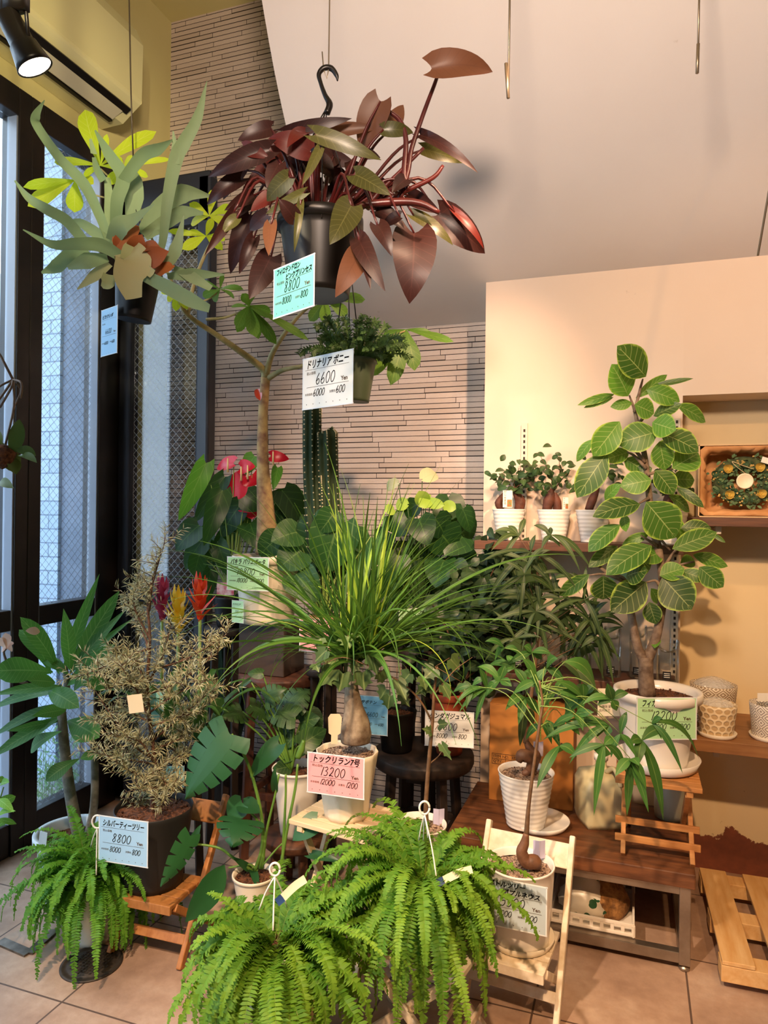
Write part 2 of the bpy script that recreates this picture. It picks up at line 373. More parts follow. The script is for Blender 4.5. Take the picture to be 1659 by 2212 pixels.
# curved white soffit rising towards the viewer
prof = cat([(0, 3.398, 2.43), (0, 3.1, 2.52), (0, 2.85, 2.70), (0, 2.547, 3.055), (0, 2.343, 3.418), (0, 2.13, 3.95), (0, 2.03, 4.279)], 6)
b = MB(); xs = [-1.336, 2.5]
b.grid([[Vector((x, p.y, p.z)) for x in xs] for p in prof])
for x in xs:
    ids = [b.add((x, p.y, p.z)) for p in prof] + [b.add((x, 3.398, 4.279))]; b.face(ids if x < 0 else ids[::-1])
o = struct(b.build('ceiling_soffit', WHITE_PL, smooth=True))
es = o.modifiers.new('split', 'EDGE_SPLIT'); es.split_angle = math.radians(50)
# ------------------------------------------------------------ glazing in the left wall
GL = glassmat('clear_glass', gloss=.35, base=.03); GW = glassmat('wired_glass', wire=True, gloss=.4, base=.04)
GD = glassmat('door_wired_glass', (.80, .86, .92, 1), wire=True, gloss=.4, base=.08)
XF = XL - .01
def window(n, y0, y1, post0, post1, pane_mat, gasket=True):
    """one bay: pane from y0 to y1, posts on both sides, transom at 0.97-1.06, base rail"""
    b = MB()
    b.bx(XF - .07, XF + .03, y0 - post0, y0, 0, 3.3); b.bx(XF - .07, XF + .03, y1, y1 + post1, 0, 3.3)
    b.bx(XF - .06, XF + .02, y0, y1, 0, .14); b.bx(XF - .06, XF + .02, y0, y1, .97, 1.06); b.bx(XF - .07, XF + .03, y0, y1, 3.18, 3.3)
    w = struct(b.build('window_%d' % n, BLACKM, smooth=False, bevel=.004))
    g = MB()
    for z0, z1 in ((.14, .97), (1.06, 3.18)):
        g.box((XF - .02, (y0 + y1) / 2, (z0 + z1) / 2), (.006, y1 - y0, z1 - z0))
    g.build('pane', pane_mat, w, smooth=False)
    if gasket:
        k = MB()
        for yy in (y0 + .004, y1 - .004): k.bx(XF - .03, XF + .022, yy - .004, yy + .004, .14, 3.18)
        k.build('gasket', plain('grey_gasket', '#8c93a0', .4), w, smooth=False)
window(1, 2.476, 2.839, .069, .15, GW); window(2, 1.55, 2.338, .07, .069, GL)
window(3, .70, 1.41, .07, .07, GL, False); window(4, -.15, .56, .07, .07, GL, False); window(5, -1.0, -.29, .07, .07, GL, False); window(6, -2.5, -1.14, .05, .07, GL, False)
# glass leaf standing square to the window wall in front of the tile
dx0, dx1, dy, dt, dh = XL + .02, -1.962, 2.97, .07, 3.165
b = MB()
b.bx(dx0, dx0 + .075, dy, dy + dt, .02, dh); b.bx(dx1 - .075, dx1, dy, dy + dt, .02, dh - .02)
b.bx(dx0, dx1 - .004, dy, dy + dt, dh - .26, dh); b.bx(dx0, dx1, dy, dy + dt, 1.03, 1.10); b.bx(dx0, dx1, dy, dy + dt, .02, .24)
d = struct(b.build('door_1', DOORM, smooth=False, bevel=.012))
g = MB()
for z0, z1 in ((.24, 1.03), (1.10, dh - .26)): g.box(((dx0 + dx1) / 2, dy + .035, (z0 + z1) / 2), (dx1 - dx0 - .15, .006, z1 - z0))
g.build('pane', GD, d, smooth=False)
# brick-red strip and thresholds on the floor
STEEL = plain('worn_steel', '#8b8378', .35, .9, '#6a6158', 25)
p0 = on_z(0, 2035, 0); p1 = on_z(62, 2062, 0); p2 = on_z(118, 2012, 0)
b = MB(); b.beam(p0 + UP * .003, p1 + UP * .003, .035, .008); b.beam(p1 + UP * .0032, p2 + UP * .0032, .03, .008)
struct(b.build('trim_1', STEEL, smooth=False))

# ------------------------------------------------------------ the street outside, seen through the glass
PAVE = plain('pavement', '#7f848c', .8, 0, '#6f747c', 6); BLOCK = G('pale_block')
br = BLOCK.n('ShaderNodeTexBrick', Scale=1, Mortar_Size=.0035, Brick_Width=.16, Row_Height=.08); br.inputs['Color1'].default_value = lin('#9fb0c6'); br.inputs['Color2'].default_value = lin('#93a5bc'); br.inputs['Mortar'].default_value = lin('#5f6d80')
BLOCK.set(br, 'Vector', BLOCK.coord('Object', rot=(math.pi / 2, 0, 0))); BLOCK.set(BLOCK.b, 'Base Color', br.outputs[0]); BLOCK = BLOCK.m
GREY = plain('grey_render', '#6d7686', .85, 0, '#5c6575', 5); PALE = plain('pale_facade', '#8f979f', .8); DARK = plain('dark_area_fill', '#2a2623', .7)
b = MB(); b.bx(-14, XL - .12, -8, 10, -.2, -.06); struct(b.build('pavement', PAVE, smooth=False))
b = MB(); b.bx(-3.24, -3.10, 3.2, 3.5, -.06, 4.2); struct(b.build('exterior_pillar', BLOCK, smooth=False))
b = MB(); b.bx(-3.10, -3.05, 3.22, 3.5, -.06, 4.2); b.bx(-3.05, -2.88, 3.2, 3.5, -.06, 4.2); struct(b.build('exterior_column', GREY, smooth=False))
b = MB(); b.bx(-2.88, XL - .12, 3.3, 3.5, -.06, 4.2); struct(b.build('exterior_wall', DARK, smooth=False))  # dark slab put in for the dark area seen through the glass
bt = thing('office_building', (-11, 4, -.06), 'pale building across the street with rows of windows', 'building'); bt['kind'] = 'structure'
b = MB(); b.bx(-14, -9.5, -6, 9.5, -.06, 5.2); b.build('wall', PALE, bt, smooth=False)
for i in range(9):
    for z in (.8, 2.6, 4.1):
        b = MB(); b.bx(-9.52, -9.48, -5.4 + i * 1.6, -4.5 + i * 1.6, z, z + 1.0); b.build('window', plain('street_glass', '#6d7a88', .1) if i + z < 1 else bpy.data.materials['street_glass'], bt, smooth=False)
v = thing('delivery_van', (-6.9, 6.2, -.06), 'white van with blue stripes parked outside the glass front', 'van')
b = MB()
sec = [(3.9, .35), (3.85, 1.0), (4.1, 1.15), (4.75, 1.75), (8.3, 1.8), (8.4, .35)]
ids = [[b.add((x, y, z)) for y, z in sec] for x in (-7.7, -6.1)]
b.face(ids[0][::-1]); b.face(ids[1])
for i in range(6): b.face((ids[0][i], ids[0][(i + 1) % 6], ids[1][(i + 1) % 6], ids[1][i]))
b.build('body', plain('van_white', '#b5bcc4', .3), v, smooth=False, bevel=.05)
b = MB(); b.bx(-6.1, -6.09, 4.0, 8.38, .95, 1.03); b.bx(-6.1, -6.09, 4.0, 8.38, .72, .77); b.build('stripe', plain('van_blue', '#3f7fd0', .3), v, smooth=False)
b = MB(); b.bx(-6.1, -6.088, 4.9, 8.1, 1.2, 1.62); b.build('window', bpy.data.materials['street_glass'], v, smooth=False)
for y in (4.6, 7.6):
    for x in (-7.6, -6.2):
        b = MB(); b.lathe((x, y, .26), [(.0, -.09), (.32, -.09), (.32, .09), (0, .09)], 24, Matrix.Rotation(math.pi / 2, 3, 'Y')); b.build('wheel', BLACKM, v)
sg = thing('shop_sign', on_x(6, 760, -8.5), 'green hanging sign across the street behind the leftmost pane', 'sign')
c = on_x(6, 760, -8.5); b = MB(); b.box(c, (.06, .5, .6)); b.build('board', plain('sign_green', '#3fae82', .4), sg, smooth=False)
b = MB(); b.tube([c + UP * .3, c + UP * 1.2 + Vector((-1, 0, 0))], .02); b.build('bracket', GREY, sg)
# shrub just outside, below the transom
b = MB()
for i in range(420):
    px, py = R.uniform(60, 190), R.triangular(1560, 1760, 1740); q = on_x(px, py, -2.8 - R.random() * .12)
    leaf(b, q, q + Vector((R.uniform(-.03, .03), R.uniform(-.03, .03), R.uniform(.0, .05))), Vector((1, 0, 0)), .012, 'lance', rows=2, cols=1)
for i in range(40):
    q = on_x(R.uniform(60, 190), 1775, -2.86); b.tube([q, q + Vector((R.uniform(-.05, .05), R.uniform(-.05, .05), R.uniform(.1, .4)))], .0015, 4)
sh = b.build('flowering_shrub', leafmat('shrub_leaf', '#6fa06c', '#a9cf9c', trans=.3)); tag(sh, 'fine-leaved shrub growing outside the lower window pane', 'shrub')
# ------------------------------------------------------------ ceiling lamp, air conditioner, hanging wires
CREAM = plain('air_con_plastic', '#ebe2a8', .45); BLK = plain('black_metal', '#1c1713', .35, .3)
ac = thing('air_conditioner', (XL, 1.7, 3.3), 'long cream wall air conditioner above the black window frame', 'air conditioner')
yA = on_x(298, 240, XL + .22).y; zA = on_x(303, 252, XL + .22).z
sec = [(0, zA - .035), (.13, zA - .03), (.24, zA + .05), (.245, zA + .33), (.20, zA + .42), (0, zA + .42)]
b = MB(); rows = [[Vector((XL + .002 + x, y, z)) for x, z in sec] for y in (-.2, yA)]
b.grid(rows); b.face([b.add(p) for p in rows[0]]); b.face([b.add(p) for p in rows[1]][::-1])
b.build('casing', CREAM, ac, smooth=False, bevel=.012)
b = MB(); b.beam((XL + .10, -.1, zA - .034), (XL + .10, yA - .05, zA - .034), .02, .012); b.beam((XL + .187, -.1, zA + .008), (XL + .187, yA - .03, zA + .008), .035, .014, (-.6, 0, 1)); b.build('air_slot', BLK, ac, smooth=False)
b = MB(); b.beam((XL + .148, -.1, zA - .02), (XL + .148, yA - .06, zA - .02), .065, .006, (-.5, 0, 1)); b.build('louvre', plain('louvre_cream', '#d9cfae', .5), ac, smooth=False)
lt = thing('spot_lamp', P(20, -60, 1.5), 'black track spotlight glowing at the upper left corner', 'lamp')
a0, a1 = P(14, 28, 1.5), P(76, 146, 1.525); ax = (a1 - a0).normalized(); L = (a1 - a0).length
Mz = ax.to_track_quat('Z', 'Y').to_matrix()
b = MB(); b.lathe(a0, [(0, 0), (.024, .002), (.026, L * .55), (.029, L * .58), (.036, L * .9), (.039, L), (.036, L), (.03, L * .9)], 32, Mz, cap=False); b.build('lamp_shade', BLK, lt)
b = MB(); b.lathe(a0, [(.0, L * .93), (.03, L * .93), (.036, L * .985), (0, L * .99)], 32, Mz, cap=False); b.build('bulb', plain('lamp_glow', (1, .8, .62, 1), emit=14), lt)
b = MB(); b.tube([P(10, -80, 1.5), P(10, -80, 1.5) + UP * (ZC - P(10, -80, 1.5).z)], .012); b.tube([P(55, -80, 1.5), P(56, 20, 1.5), P(62, 90, 1.5)], .004); b.tube([P(10, -80, 1.5), P(10, 30, 1.5)], .012); b.box(P(25, 5, 1.5), (.07, .03, .04)); b.build('bracket', BLK, lt)
lamp('spot_lamp_light', 'SPOT', a1 + ax * .02, a1 + ax + Vector((.25, .5, 0)), 13, (1, .80, .5), .03, 80)
WIRE = plain('galvanised_wire', '#9b8a72', .4, .8); WIRED = plain('dark_wire', '#4a4030', .5, .6)
def wire(label, pts, Z, r=.0022, mat=None, extra=None):
    b = MB(); q = path(T0, pts, Z); top = q[0].copy(); top.z = max(top.z, min(ZC, 4.0)) if pts[0][1] <= 0 else top.z
    b.tube([top] + q if (top - q[0]).length > .01 else q, r, 6)
    if extra: b.tube(path(T0, extra, Z), r * 1.6, 6)
    return tag(b.build('hanging_wire', mat or WIRE), label, 'wire')
wire('thin dark wire hanging down to the staghorn fern', [(279, 0), (283, 200), (288, 345)], 2.42, .0025, WIRED)
wire('thin wire hooked to the red-leaved plant', [(712, 0), (710, 148), (706, 170), (699, 150), (696, 112)], 2.1, .002)
wire('bent wire hanging over the white soffit, left of the two with bolts', [(1101, 0), (1098, 212)], 2.0, .0032, None, [(1098, 212), (1093, 137)])
wire('straight wire ending in a thick bolt near the upper right', [(1510, 0), (1508, 100)], 2.0, .0032, None, [(1508, 95), (1506, 158)])
wire('slanted wire at the right edge over the soffit', [(1745, -75), (1637, 552)], 2.1, .0035)
# ------------------------------------------------------------ furniture
DKWOOD = wood('dark_brown_wood', '#4a2c1a', '#7a4a2a', .55, (1, 12, 12), 5); TABLEWOOD = wood('worn_table_wood', '#51301d', '#8a5733', .5, (1, 9, 9), 5, .25)
PINE = wood('pale_pine', '#d6a566', '#e8c48d', .6, (9, 1, 9), 5, .12); STOOLW = wood('orange_stool_wood', '#b5793f', '#d29a5c', .55, (1, 12, 12), 6)
CHAIRW = wood('teak_chair_wood', '#a56a34', '#c48a4c', .5, (8, 8, 2), 6); REDWOOD = wood('reddish_wood', '#48281a', '#683c26', .55, (10, 10, 1), 6)
WPAINT = plain('worn_white_paint', '#efe2cc', .6, 0, '#dcc9aa', 30, .1); RAWW = wood('limed_wood', '#e2c7a0', '#f0dcba', .65, (1, 12, 12), 6, .12)
BLACKW = wood('blackened_wood', '#221812', '#3b2a20', .6, (10, 10, 2), 6)
GREYMETAL = plain('grey_steel_tube', '#a79a8c', .35, .85, '#8a7d70', 12, .05)

def folding_stool(name, label, c, wx, dy_, h, yaw, mat, legmat=None, slats=6, bars=True, z0=0, bar_front=.35):
    """slatted seat on two crossed pairs of legs with low front bars"""
    c = Vector((c[0], c[1], z0)); M = Matrix.Rotation(yaw, 3, 'Z'); t = thing(name, c, label, 'stool'); legmat = legmat or mat
    L = lambda x, y, z: c + M @ Vector((x, y, z))
    b = MB(); sw = dy_ / slats
    for i in range(slats): b.box(L(0, -dy_ / 2 + sw * (i + .5), h - .008), (wx, sw * .9, .016), M)
    b.build('seat', mat, t, smooth=False, bevel=.002)
    for sx in (-1, 1):
        b = MB(); b.box(L(sx * wx * .36, 0, h - .026), (.022, dy_ * .96, .02), M)
        b.build('seat_batten', mat, t, smooth=False, bevel=.002)
    for sx in (-1, 1):
        for k, s in ((0, 1), (1, -1)):
            x = sx * wx * (.40 - .06 * k)
            b = MB(); b.beam(L(x, -s * dy_ * .46, 0.001), L(x, s * dy_ * .42, h - .03), .016, .026, M @ Vector((0, 1, 0))); b.build('leg', legmat, t, smooth=False, bevel=.002)
    for i, (yy, zz) in enumerate(((-.46 + .88 * bar_front * .3, bar_front * .3), (-.46 + .88 * bar_front * .62, bar_front * .62))):
        b = MB(); b.box(L(0, dy_ * yy - .012, (h - .03) * zz + .01), (wx * 1.0, .010, .024), M); b.build('crossbar', legmat, t, smooth=False, bevel=.002)
    return t
def folding_chair(label, fr, ft, fwd, side_sign, width, mat, seat_h=.205, dep=.20):
    """fr = top of the visible long post, ft = its foot; fwd = the way the chair faces"""
    fwd = Vector((fwd.x, fwd.y, 0)).normalized(); sd = Vector((-fwd.y, fwd.x, 0)) * side_sign
    c = (Vector((fr.x, fr.y, 0)) + Vector((ft.x, ft.y, 0))) / 2 + sd * width / 2
    t = thing('folding_chair', Vector((c.x, c.y, 0)), label, 'chair'); top, foot = Vector(fr), Vector(ft); foot.z = 0
    for k in (0, 1):
        o = sd * (width * k); b = MB(); b.beam(foot + o, top + o, .018, .028, fwd); b.build('post', mat, t, smooth=False, bevel=.004)
    f = lambda z: foot.lerp(top, z / top.z)
    b = MB(); b.beam(f(top.z - .055) + sd * .005, f(top.z - .055) + sd * (width - .005), .012, .075, (top - foot)); b.build('back_rail', mat, t, smooth=False, bevel=.003)
    ins = sd * .022; s0 = f(seat_h); b = MB(); n = 4
    for i in range(n):
        a = s0 + fwd * (dep * .72 - dep * (i + .5) / n) ; b.beam(a + ins + UP * .0, a + sd * width - ins, dep / n * .92, .014)
    b.build('seat', mat, t, smooth=False, bevel=.002)
    b = MB(); a = s0 + fwd * dep * .73; b.beam(a + ins - UP * .006, a + sd * width - ins - UP * .006, .012, .03); b.build('seat_rail', mat, t, smooth=False, bevel=.002)
    for k in (0, 1):
        o = ins * 1.1 if k == 0 else sd * width - ins * 1.1; b = MB(); q = s0 + fwd * dep * .6 - UP * .01
        b.beam(q + o, Vector((q.x, q.y, 0)) - fwd * .26 + o, .014, .024, fwd); b.build('rear_leg', mat, t, smooth=False, bevel=.003)
    for z, off in ((.075, .0),):
        b = MB(); b.beam(f(z) + sd * .006 + fwd * .008, f(z) + sd * (width - .006) + fwd * .008, .012, .03, (top - foot)); b.build('stretcher', mat, t, smooth=False, bevel=.002)
    b = MB(); q = (s0 + fwd * dep * .6).lerp(Vector((s0.x, s0.y, 0)) + fwd * (dep * .6 - .26), .6); b.beam(q + ins * 1.3, q + sd * width - ins * 1.3, .012, .022); b.build('stretcher', mat, t, smooth=False, bevel=.002)
    return t, s0 + fwd * dep * .28 + sd * width / 2
# low table: thick worn top on a steel frame
TX0, TX1, TY0, TY1, TH_ = -.63, .205, 2.515, 3.06, .33
t = thing('low_table', ((TX0 + TX1) / 2, (TY0 + TY1) / 2, 0), 'low table with worn dark wooden top and steel tube frame', 'table')
b = MB(); b.bx(TX0, TX1, TY0, TY1, TH_ - .05, TH_); b.build('tabletop', TABLEWOOD, t, smooth=False, bevel=.004)
for x in (TX0 + .05, TX1 - .03):
    for y in (TY0 + .03, TY1 - .04):
        b = MB(); b.box((x, y, .15), (.036, .036, .26)); lg = b.build('leg', GREYMETAL, t, smooth=False, bevel=.003)
        b = MB(); b.lathe((x, y, 0), [(.016, 0), (.018, .004), (.018, .012), (.006, .013), (.006, .025)], 20); b.build('levelling_foot', GREYMETAL, lg)
b = MB()
for y in (TY0 + .03, TY1 - .04): b.bx(TX0 + .05, TX1 - .03, y - .016, y + .016, .025, .06)
for x in (TX0 + .05, TX1 - .03): b.bx(x - .016, x + .016, TY0 + .03, TY1 - .04, .025, .06)
for y in (TY0 + .03, TY1 - .04): b.bx(TX0 + .05, TX1 - .03, y - .014, y + .014, .25, .28)
b.build('frame', GREYMETAL, t, smooth=False, bevel=.002)
# small orange-brown stool on the table carrying the ficus
sc_ = on_y(1418, 1700, 2.73); FICUS_C = Vector((sc_.x, 2.74, .60))
folding_stool('folding_stool', 'orange wooden folding stool standing on the low table', (sc_.x + .0, 2.715), .275, .31, .265, 0, STOOLW, STOOLW, 6, z0=TH_ + .0005, bar_front=.55)
# ponytail palm stool
q = P(748, 1765, 2.44); NOL = Vector((q.x, q.y, .455))
folding_stool('folding_stool', 'small limed wood folding stool under the ponytail palm', (q.x, q.y), .30, .26, .455, math.radians(-10), RAWW, RAWW, 6, bar_front=1.05)
q = P(915, 2060, 2.02); FERN_S = Vector((q.x, q.y, .30))
folding_stool('folding_stool', 'whitewashed cross-legged folding stool under the middle fern', (q.x, q.y), .27, .34, .30, math.radians(80), WPAINT, WPAINT, 6, bar_front=.5)
q = P(592, 2080, 1.93); FERN_L = Vector((q.x, q.y, .17))
q = P(906, 1800, 2.36); BT1 = Vector((q.x, q.y, .295))
folding_stool('folding_stool', 'plain folding stool hidden behind the middle fern', (q.x, q.y), .16, .2, .295, math.radians(8), WPAINT, WPAINT, 5)
# white chair at the front right, teak chair at the left
ZB = .465
a1, a0 = on_z(1238, 1806, ZB), on_z(1058, 1770, ZB); wv = a1 - a0; fw = Vector((wv.y, -wv.x, 0)).normalized()
fr = a1.copy(); ft = fr + fw * .25; ft.z = 0
_, WC = folding_chair('white painted folding chair carrying a bottle tree', fr, ft, fw, -1 if (Vector((-fw.y, fw.x, 0)).dot(a0 - a1) < 0) else 1, wv.length, WPAINT, .19, .23)
fr = on_z(489, 1716, ZB); ft = on_z(388, 2095, 0); fw = Vector((ft.x - fr.x, ft.y - fr.y, 0)).normalized()
sgn = 1 if Vector((-fw.y, fw.x, 0)).dot(Vector((-1, .3, 0))) > 0 else -1
_, TC = folding_chair('brown teak folding chair carrying the silver tea tree', fr, ft, fw, sgn, .27, CHAIRW)
# round stools / tables at the back
def round_table(name, label, c, r, h, mat, thick=.035, legs=4, spread=.85, lw=.035, ring=True, legmat=None):
    t = thing(name, Vector((c[0], c[1], 0)), label, 'stool' if 'stool' in name else 'table'); c = Vector((c[0], c[1], 0)); legmat = legmat or mat
    b = MB(); b.lathe(c, [(0, h - thick), (r * .97, h - thick), (r, h - thick * .7), (r, h - thick * .2), (r * .985, h), (0, h)], 48, cap=False); b.build('top', mat, t)
    for k in range(legs):
        a = 2 * math.pi * (k + .5) / legs; u = Vector((math.cos(a), math.sin(a), 0))
        b = MB(); b.beam(c + u * r * spread, c + u * r * spread * .82 + UP * (h - thick), lw, lw, u); b.build('leg', legmat, t, smooth=False, bevel=.003)
    if ring:
        b = MB()
        for k in range(legs):
            a, a2 = 2 * math.pi * (k + .5) / legs, 2 * math.pi * (k + 1.5) / legs
            u, u2 = [Vector((math.cos(x), math.sin(x), 0)) * r * spread * .93 for x in (a, a2)]
            b.beam(c + u + UP * h * .35, c + u2 + UP * h * .35, .02, .03)
        b.build('stretcher', legmat, t, smooth=False, bevel=.002)
    return t
PAC = P(607, 1455, 3.12); PACH = 1.5 - (1452 - 1106 + 2) * 3.12 / F
round_table('round_stool', 'tall round reddish-brown wooden stool under the money tree', (PAC.x, PAC.y), .185, PACH, REDWOOD, .045)
b = MB(); c = P(578, 1400, 3.08); zt = 1.5 - (1345 - 1106 + 2) * 3.1 / F
bx_ = thing('dark_box', Vector((PAC.x - .02, PAC.y, PACH)), 'smoky translucent dark box between the stool and the money tree pot', 'box')
b.box((PAC.x - .045, PAC.y, (PACH + zt) / 2 + .001), (.22, .2, zt - PACH - .002)); b.build('body', plain('smoky_plastic', '#3a302b', .25, 0, '#4a3c34', 3), bx_, smooth=False, bevel=.004)
RT_ = P(915, 1622, 3.03); RTH = 1.5 - (1622 - 1106) * 3.03 / F
round_table('round_table', 'low round blackened wooden table behind the ponytail palm', (RT_.x, RT_.y), .215, RTH, BLACKW, .05)
b = MB()
# wall shelves, brackets, uprights
SHW = wood('walnut_shelf', '#4f2f1e', '#74482d', .5, (1, 14, 14), 5); OAKSH = wood('oak_shelf', '#8a5f38', '#a87a4c', .55, (1, 12, 12), 5)
UPR = plain('upright_white', '#d8cbb5', .5); SLOT = plain('slot_dark', '#2c211b', .7)
def shelf(label, x0, x1, y0, y1, ztop, thick, mat):
    t = thing('wall_shelf', ((x0 + x1) / 2, (y0 + y1) / 2, ztop - thick), label, 'shelf')
    b = MB(); b.bx(x0, x1, y0, y1, ztop - thick, ztop); b.build('board', mat, t, smooth=False, bevel=.002)
    b = MB()
    for x in (x0 + .12, x1 - .1): b.bx(x - .01, x + .01, y0 + .05, y1, ztop - thick - .03, ztop - thick - .0005)
    b.build('bracket', UPR, t, smooth=False, bevel=.002); return t
S1 = 1.388; shelf('dark shelf board on the plaster wall, carrying four small ginseng figs', XS + .01, XR - .005, 2.87, YF - .003, S1, .035, SHW)
S2 = 1.495; shelf('dark shelf board at the right holding the boxed wreath', XR + .01, 1.6, 2.98, YR - .003, S2, .035, SHW)
S3 = .675; shelf('brown shelf board at the right holding patterned pots', XR + .0, 1.6, 2.86, YR - .003, S3, .045, OAKSH)
S4 = .855; shelf('brown lower shelf board under the glass vases', XS + .06, XR - .02, 2.87, YF - .003, S4, .035, SHW)
def upright(label, px, py0, py1, y, dark=False):
    a, c = on_y(px, py0, y), on_y(px, py1, y); t = thing('shelf_upright', Vector((a.x, y, c.z)), label, 'shelf upright')
    b = MB(); b.bx(a.x - .013, a.x + .013, y - .014, y - .002, c.z, a.z); b.build('rail', UPR, t, smooth=False)
    b = MB(); n = int((a.z - c.z) / .024)
    for i in range(n): b.bx(a.x - .004, a.x + .004, y - .0155, y - .0138, c.z + .008 + i * .024, c.z + .02 + i * .024)
    b.build('slot', SLOT, t, smooth=False)
upright('slotted metal upright on the plaster wall above the small figs', 1134, 915, 1500, YF)
upright('slotted metal upright beside the recess, left of the patterned pots', 1462, 905, 1560, YF)
# pallet lying at the right
t = thing('wooden_pallet', (.75, 2.75, 0), 'pale pine pallet lying on the floor at the right edge', 'pallet')
pa, pb = on_z(1512, 1880, .08), on_z(1562, 2084, .08); dv = (pb - pa); lat = Vector((-dv.y, dv.x, 0)).normalized()
if lat.x < 0: lat = -lat
ORG[t.name] = Vector((pa.x + .3, pa.y - .2, 0)); t.location = ORG[t.name]
for i in range(5):
    b = MB(); o = lat * (.045 + i * .155); b.beam(pa + o + UP * .006, pb + o + UP * .006, .095, .013); b.build('top_plank', PINE, t, smooth=False, bevel=.002)
for k in (.06, .5, .94):
    b = MB(); q = pa.lerp(pb, k); b.beam(q - lat * .005 - UP * .028, q + lat * .8 - UP * .028, .075, .052); b.build('bearer', PINE, t, smooth=False, bevel=.002)
# drain cover
q = on_z(198, 2082, 0); IRON = plain('cast_iron', '#4f453d', .55, .5, '#3b332d', 30, .2)
t = thing('drain_cover', Vector((q.x, q.y, 0)), 'round cast iron drain cover in the floor under the left fern', 'drain cover')
b = MB(); b.lathe((q.x, q.y, 0), [(0, .0), (.098, 0), (.098, .004), (.088, .005), (.086, .003), (.074, .003), (.072, .006), (.0, .006)], 48, cap=False); b.build('lid', IRON, t)
b = MB()
for i in range(-5, 6):
    for j in range(-5, 6):
        if (i * i + j * j) < 26: b.box((q.x + i * .0125, q.y + j * .0125, .0066), (.007, .007, .0025))
b.build('stud', IRON, t, smooth=False)
# cardboard box on the table
CARD = plain('cardboard', '#b4742e', .75, 0, '#a4672a', 4); INK = plain('black_ink', '#1a1411', .6)
xa, xb = on_y(1056, 1700, 2.88), on_y(1238, 1690, 2.88); zt = on_y(1058, 1520, 2.88).z
t = thing('cardboard_box', Vector(((xa.x + xb.x) / 2, 2.97, TH_)), 'orange-brown cardboard box on the low table behind a white pot', 'box')
b = MB(); b.bx(xa.x, xb.x, 2.88, 3.055, TH_ + .0005, zt); b.build('carton', CARD, t, smooth=False, bevel=.002)
b = MB(); m_ = (xa.x + xb.x) / 2
for x0, x1, zz in ((xa.x, m_ - .001, zt + .001), (m_ + .001, xb.x, zt + .001)): b.bx(x0, x1, 2.88, 3.055, zz, zz + .003)
b.build('flap', CARD, t, smooth=False)
b = MB(); b.bx(m_ - .022, m_ + .022, 2.8785, 2.8797, zt - .07, zt); b.build('packing_tape', plain('brown_tape', '#94602c', .3), t, smooth=False)
CARTON, CARTON_X, CARTON_Z = t, xa.x, zt
# white basket under the table with two bags
q = on_z(1300, 1990, .062)
t = thing('plastic_basket', (q.x, 2.75, .06), 'white plastic basket on the frame under the low table', 'basket')
bx0, bx1, by0, by1 = q.x - .17, on_z(1368, 2035, .065).x, 2.56, 2.86; WP = plain('white_plastic', '#e9dfd0', .4)
b = MB(); b.bx(bx0, bx1, by0, by1, .0605, .066)
for k in range(9):
    z = .066 + k * .0; x = bx0 + (bx1 - bx0) * k / 8
    for y in (by0, by1): b.box((x, y, .083), (.012, .005, .04))
for k in range(7):
    y = by0 + (by1 - by0) * k / 6
    for x in (bx0, bx1): b.box((x, y, .083), (.005, .012, .04))
for z in (.07, .103):
    for y in (by0, by1): b.bx(bx0, bx1, y - .004, y + .004, z - .005, z + .005)
    for x in (bx0, bx1): b.bx(x - .004, x + .004, by0, by1, z - .005, z + .005)
b.build('basket_shell', WP, t, smooth=False, bevel=.001)
def sack(name, label, c, sx, sy, sz, mat, cat_='bag', seed=1, lean=(0, 0), extra=None):
    r = random.Random(seed); b = MB(); n, m = 20, 10; rows = []
    for i in range(m + 1):
        t_ = i / m; k = [.8, 1, 1.05, 1.02, .95, .86, .72, .58, .46, .36, .42][i]; row = []
        for j in range(n):
            a = 2 * math.pi * j / n; w = 1 + .10 * math.sin(3 * a + i * .9 + seed) + .07 * r.uniform(-1, 1)
            row.append(Vector(c) + Vector((math.cos(a) * sx * k * w + lean[0] * t_, math.sin(a) * sy * k * w * (1.15 if t_ > .7 else 1) + lean[1] * t_, sz * t_)))
        rows.append(row)
    ids = b.grid(rows, .5, True); b.face(ids[0][::-1]); b.face(ids[-1]); o = b.build(name, mat); return tag(o, label, cat_)
g = G('printed_bag'); vv = g.n('ShaderNodeTexVoronoi', Scale=24.0); g.set(vv, 'Vector', g.coord('Object'))
g.set(g.b, 'Base Color', g.mix(g.math('MULTIPLY', g.math('LESS_THAN', vv.outputs[0], .36), g.math('GREATER_THAN', g.noise(g.coord('Object'), 9), .52)), lin('#ded4c0'), lin('#2f5a36'))); g.b.inputs['Roughness'].default_value = .35
sack('soil_bag', 'white bag with green leaf prints in the basket under the table', (bx0 + .115, 2.68, .067), .088, .075, .155, g.m, seed=3)
MOSS = plain('sphagnum', '#a8763f', .9, 0, '#6f4a26', 60, .6)
sack('moss_bag', 'clear bag of brown sphagnum moss in the basket under the table', (bx1 - .078, 2.68, .067), .062, .06, .19, MOSS, seed=5, lean=(-.02, .02))
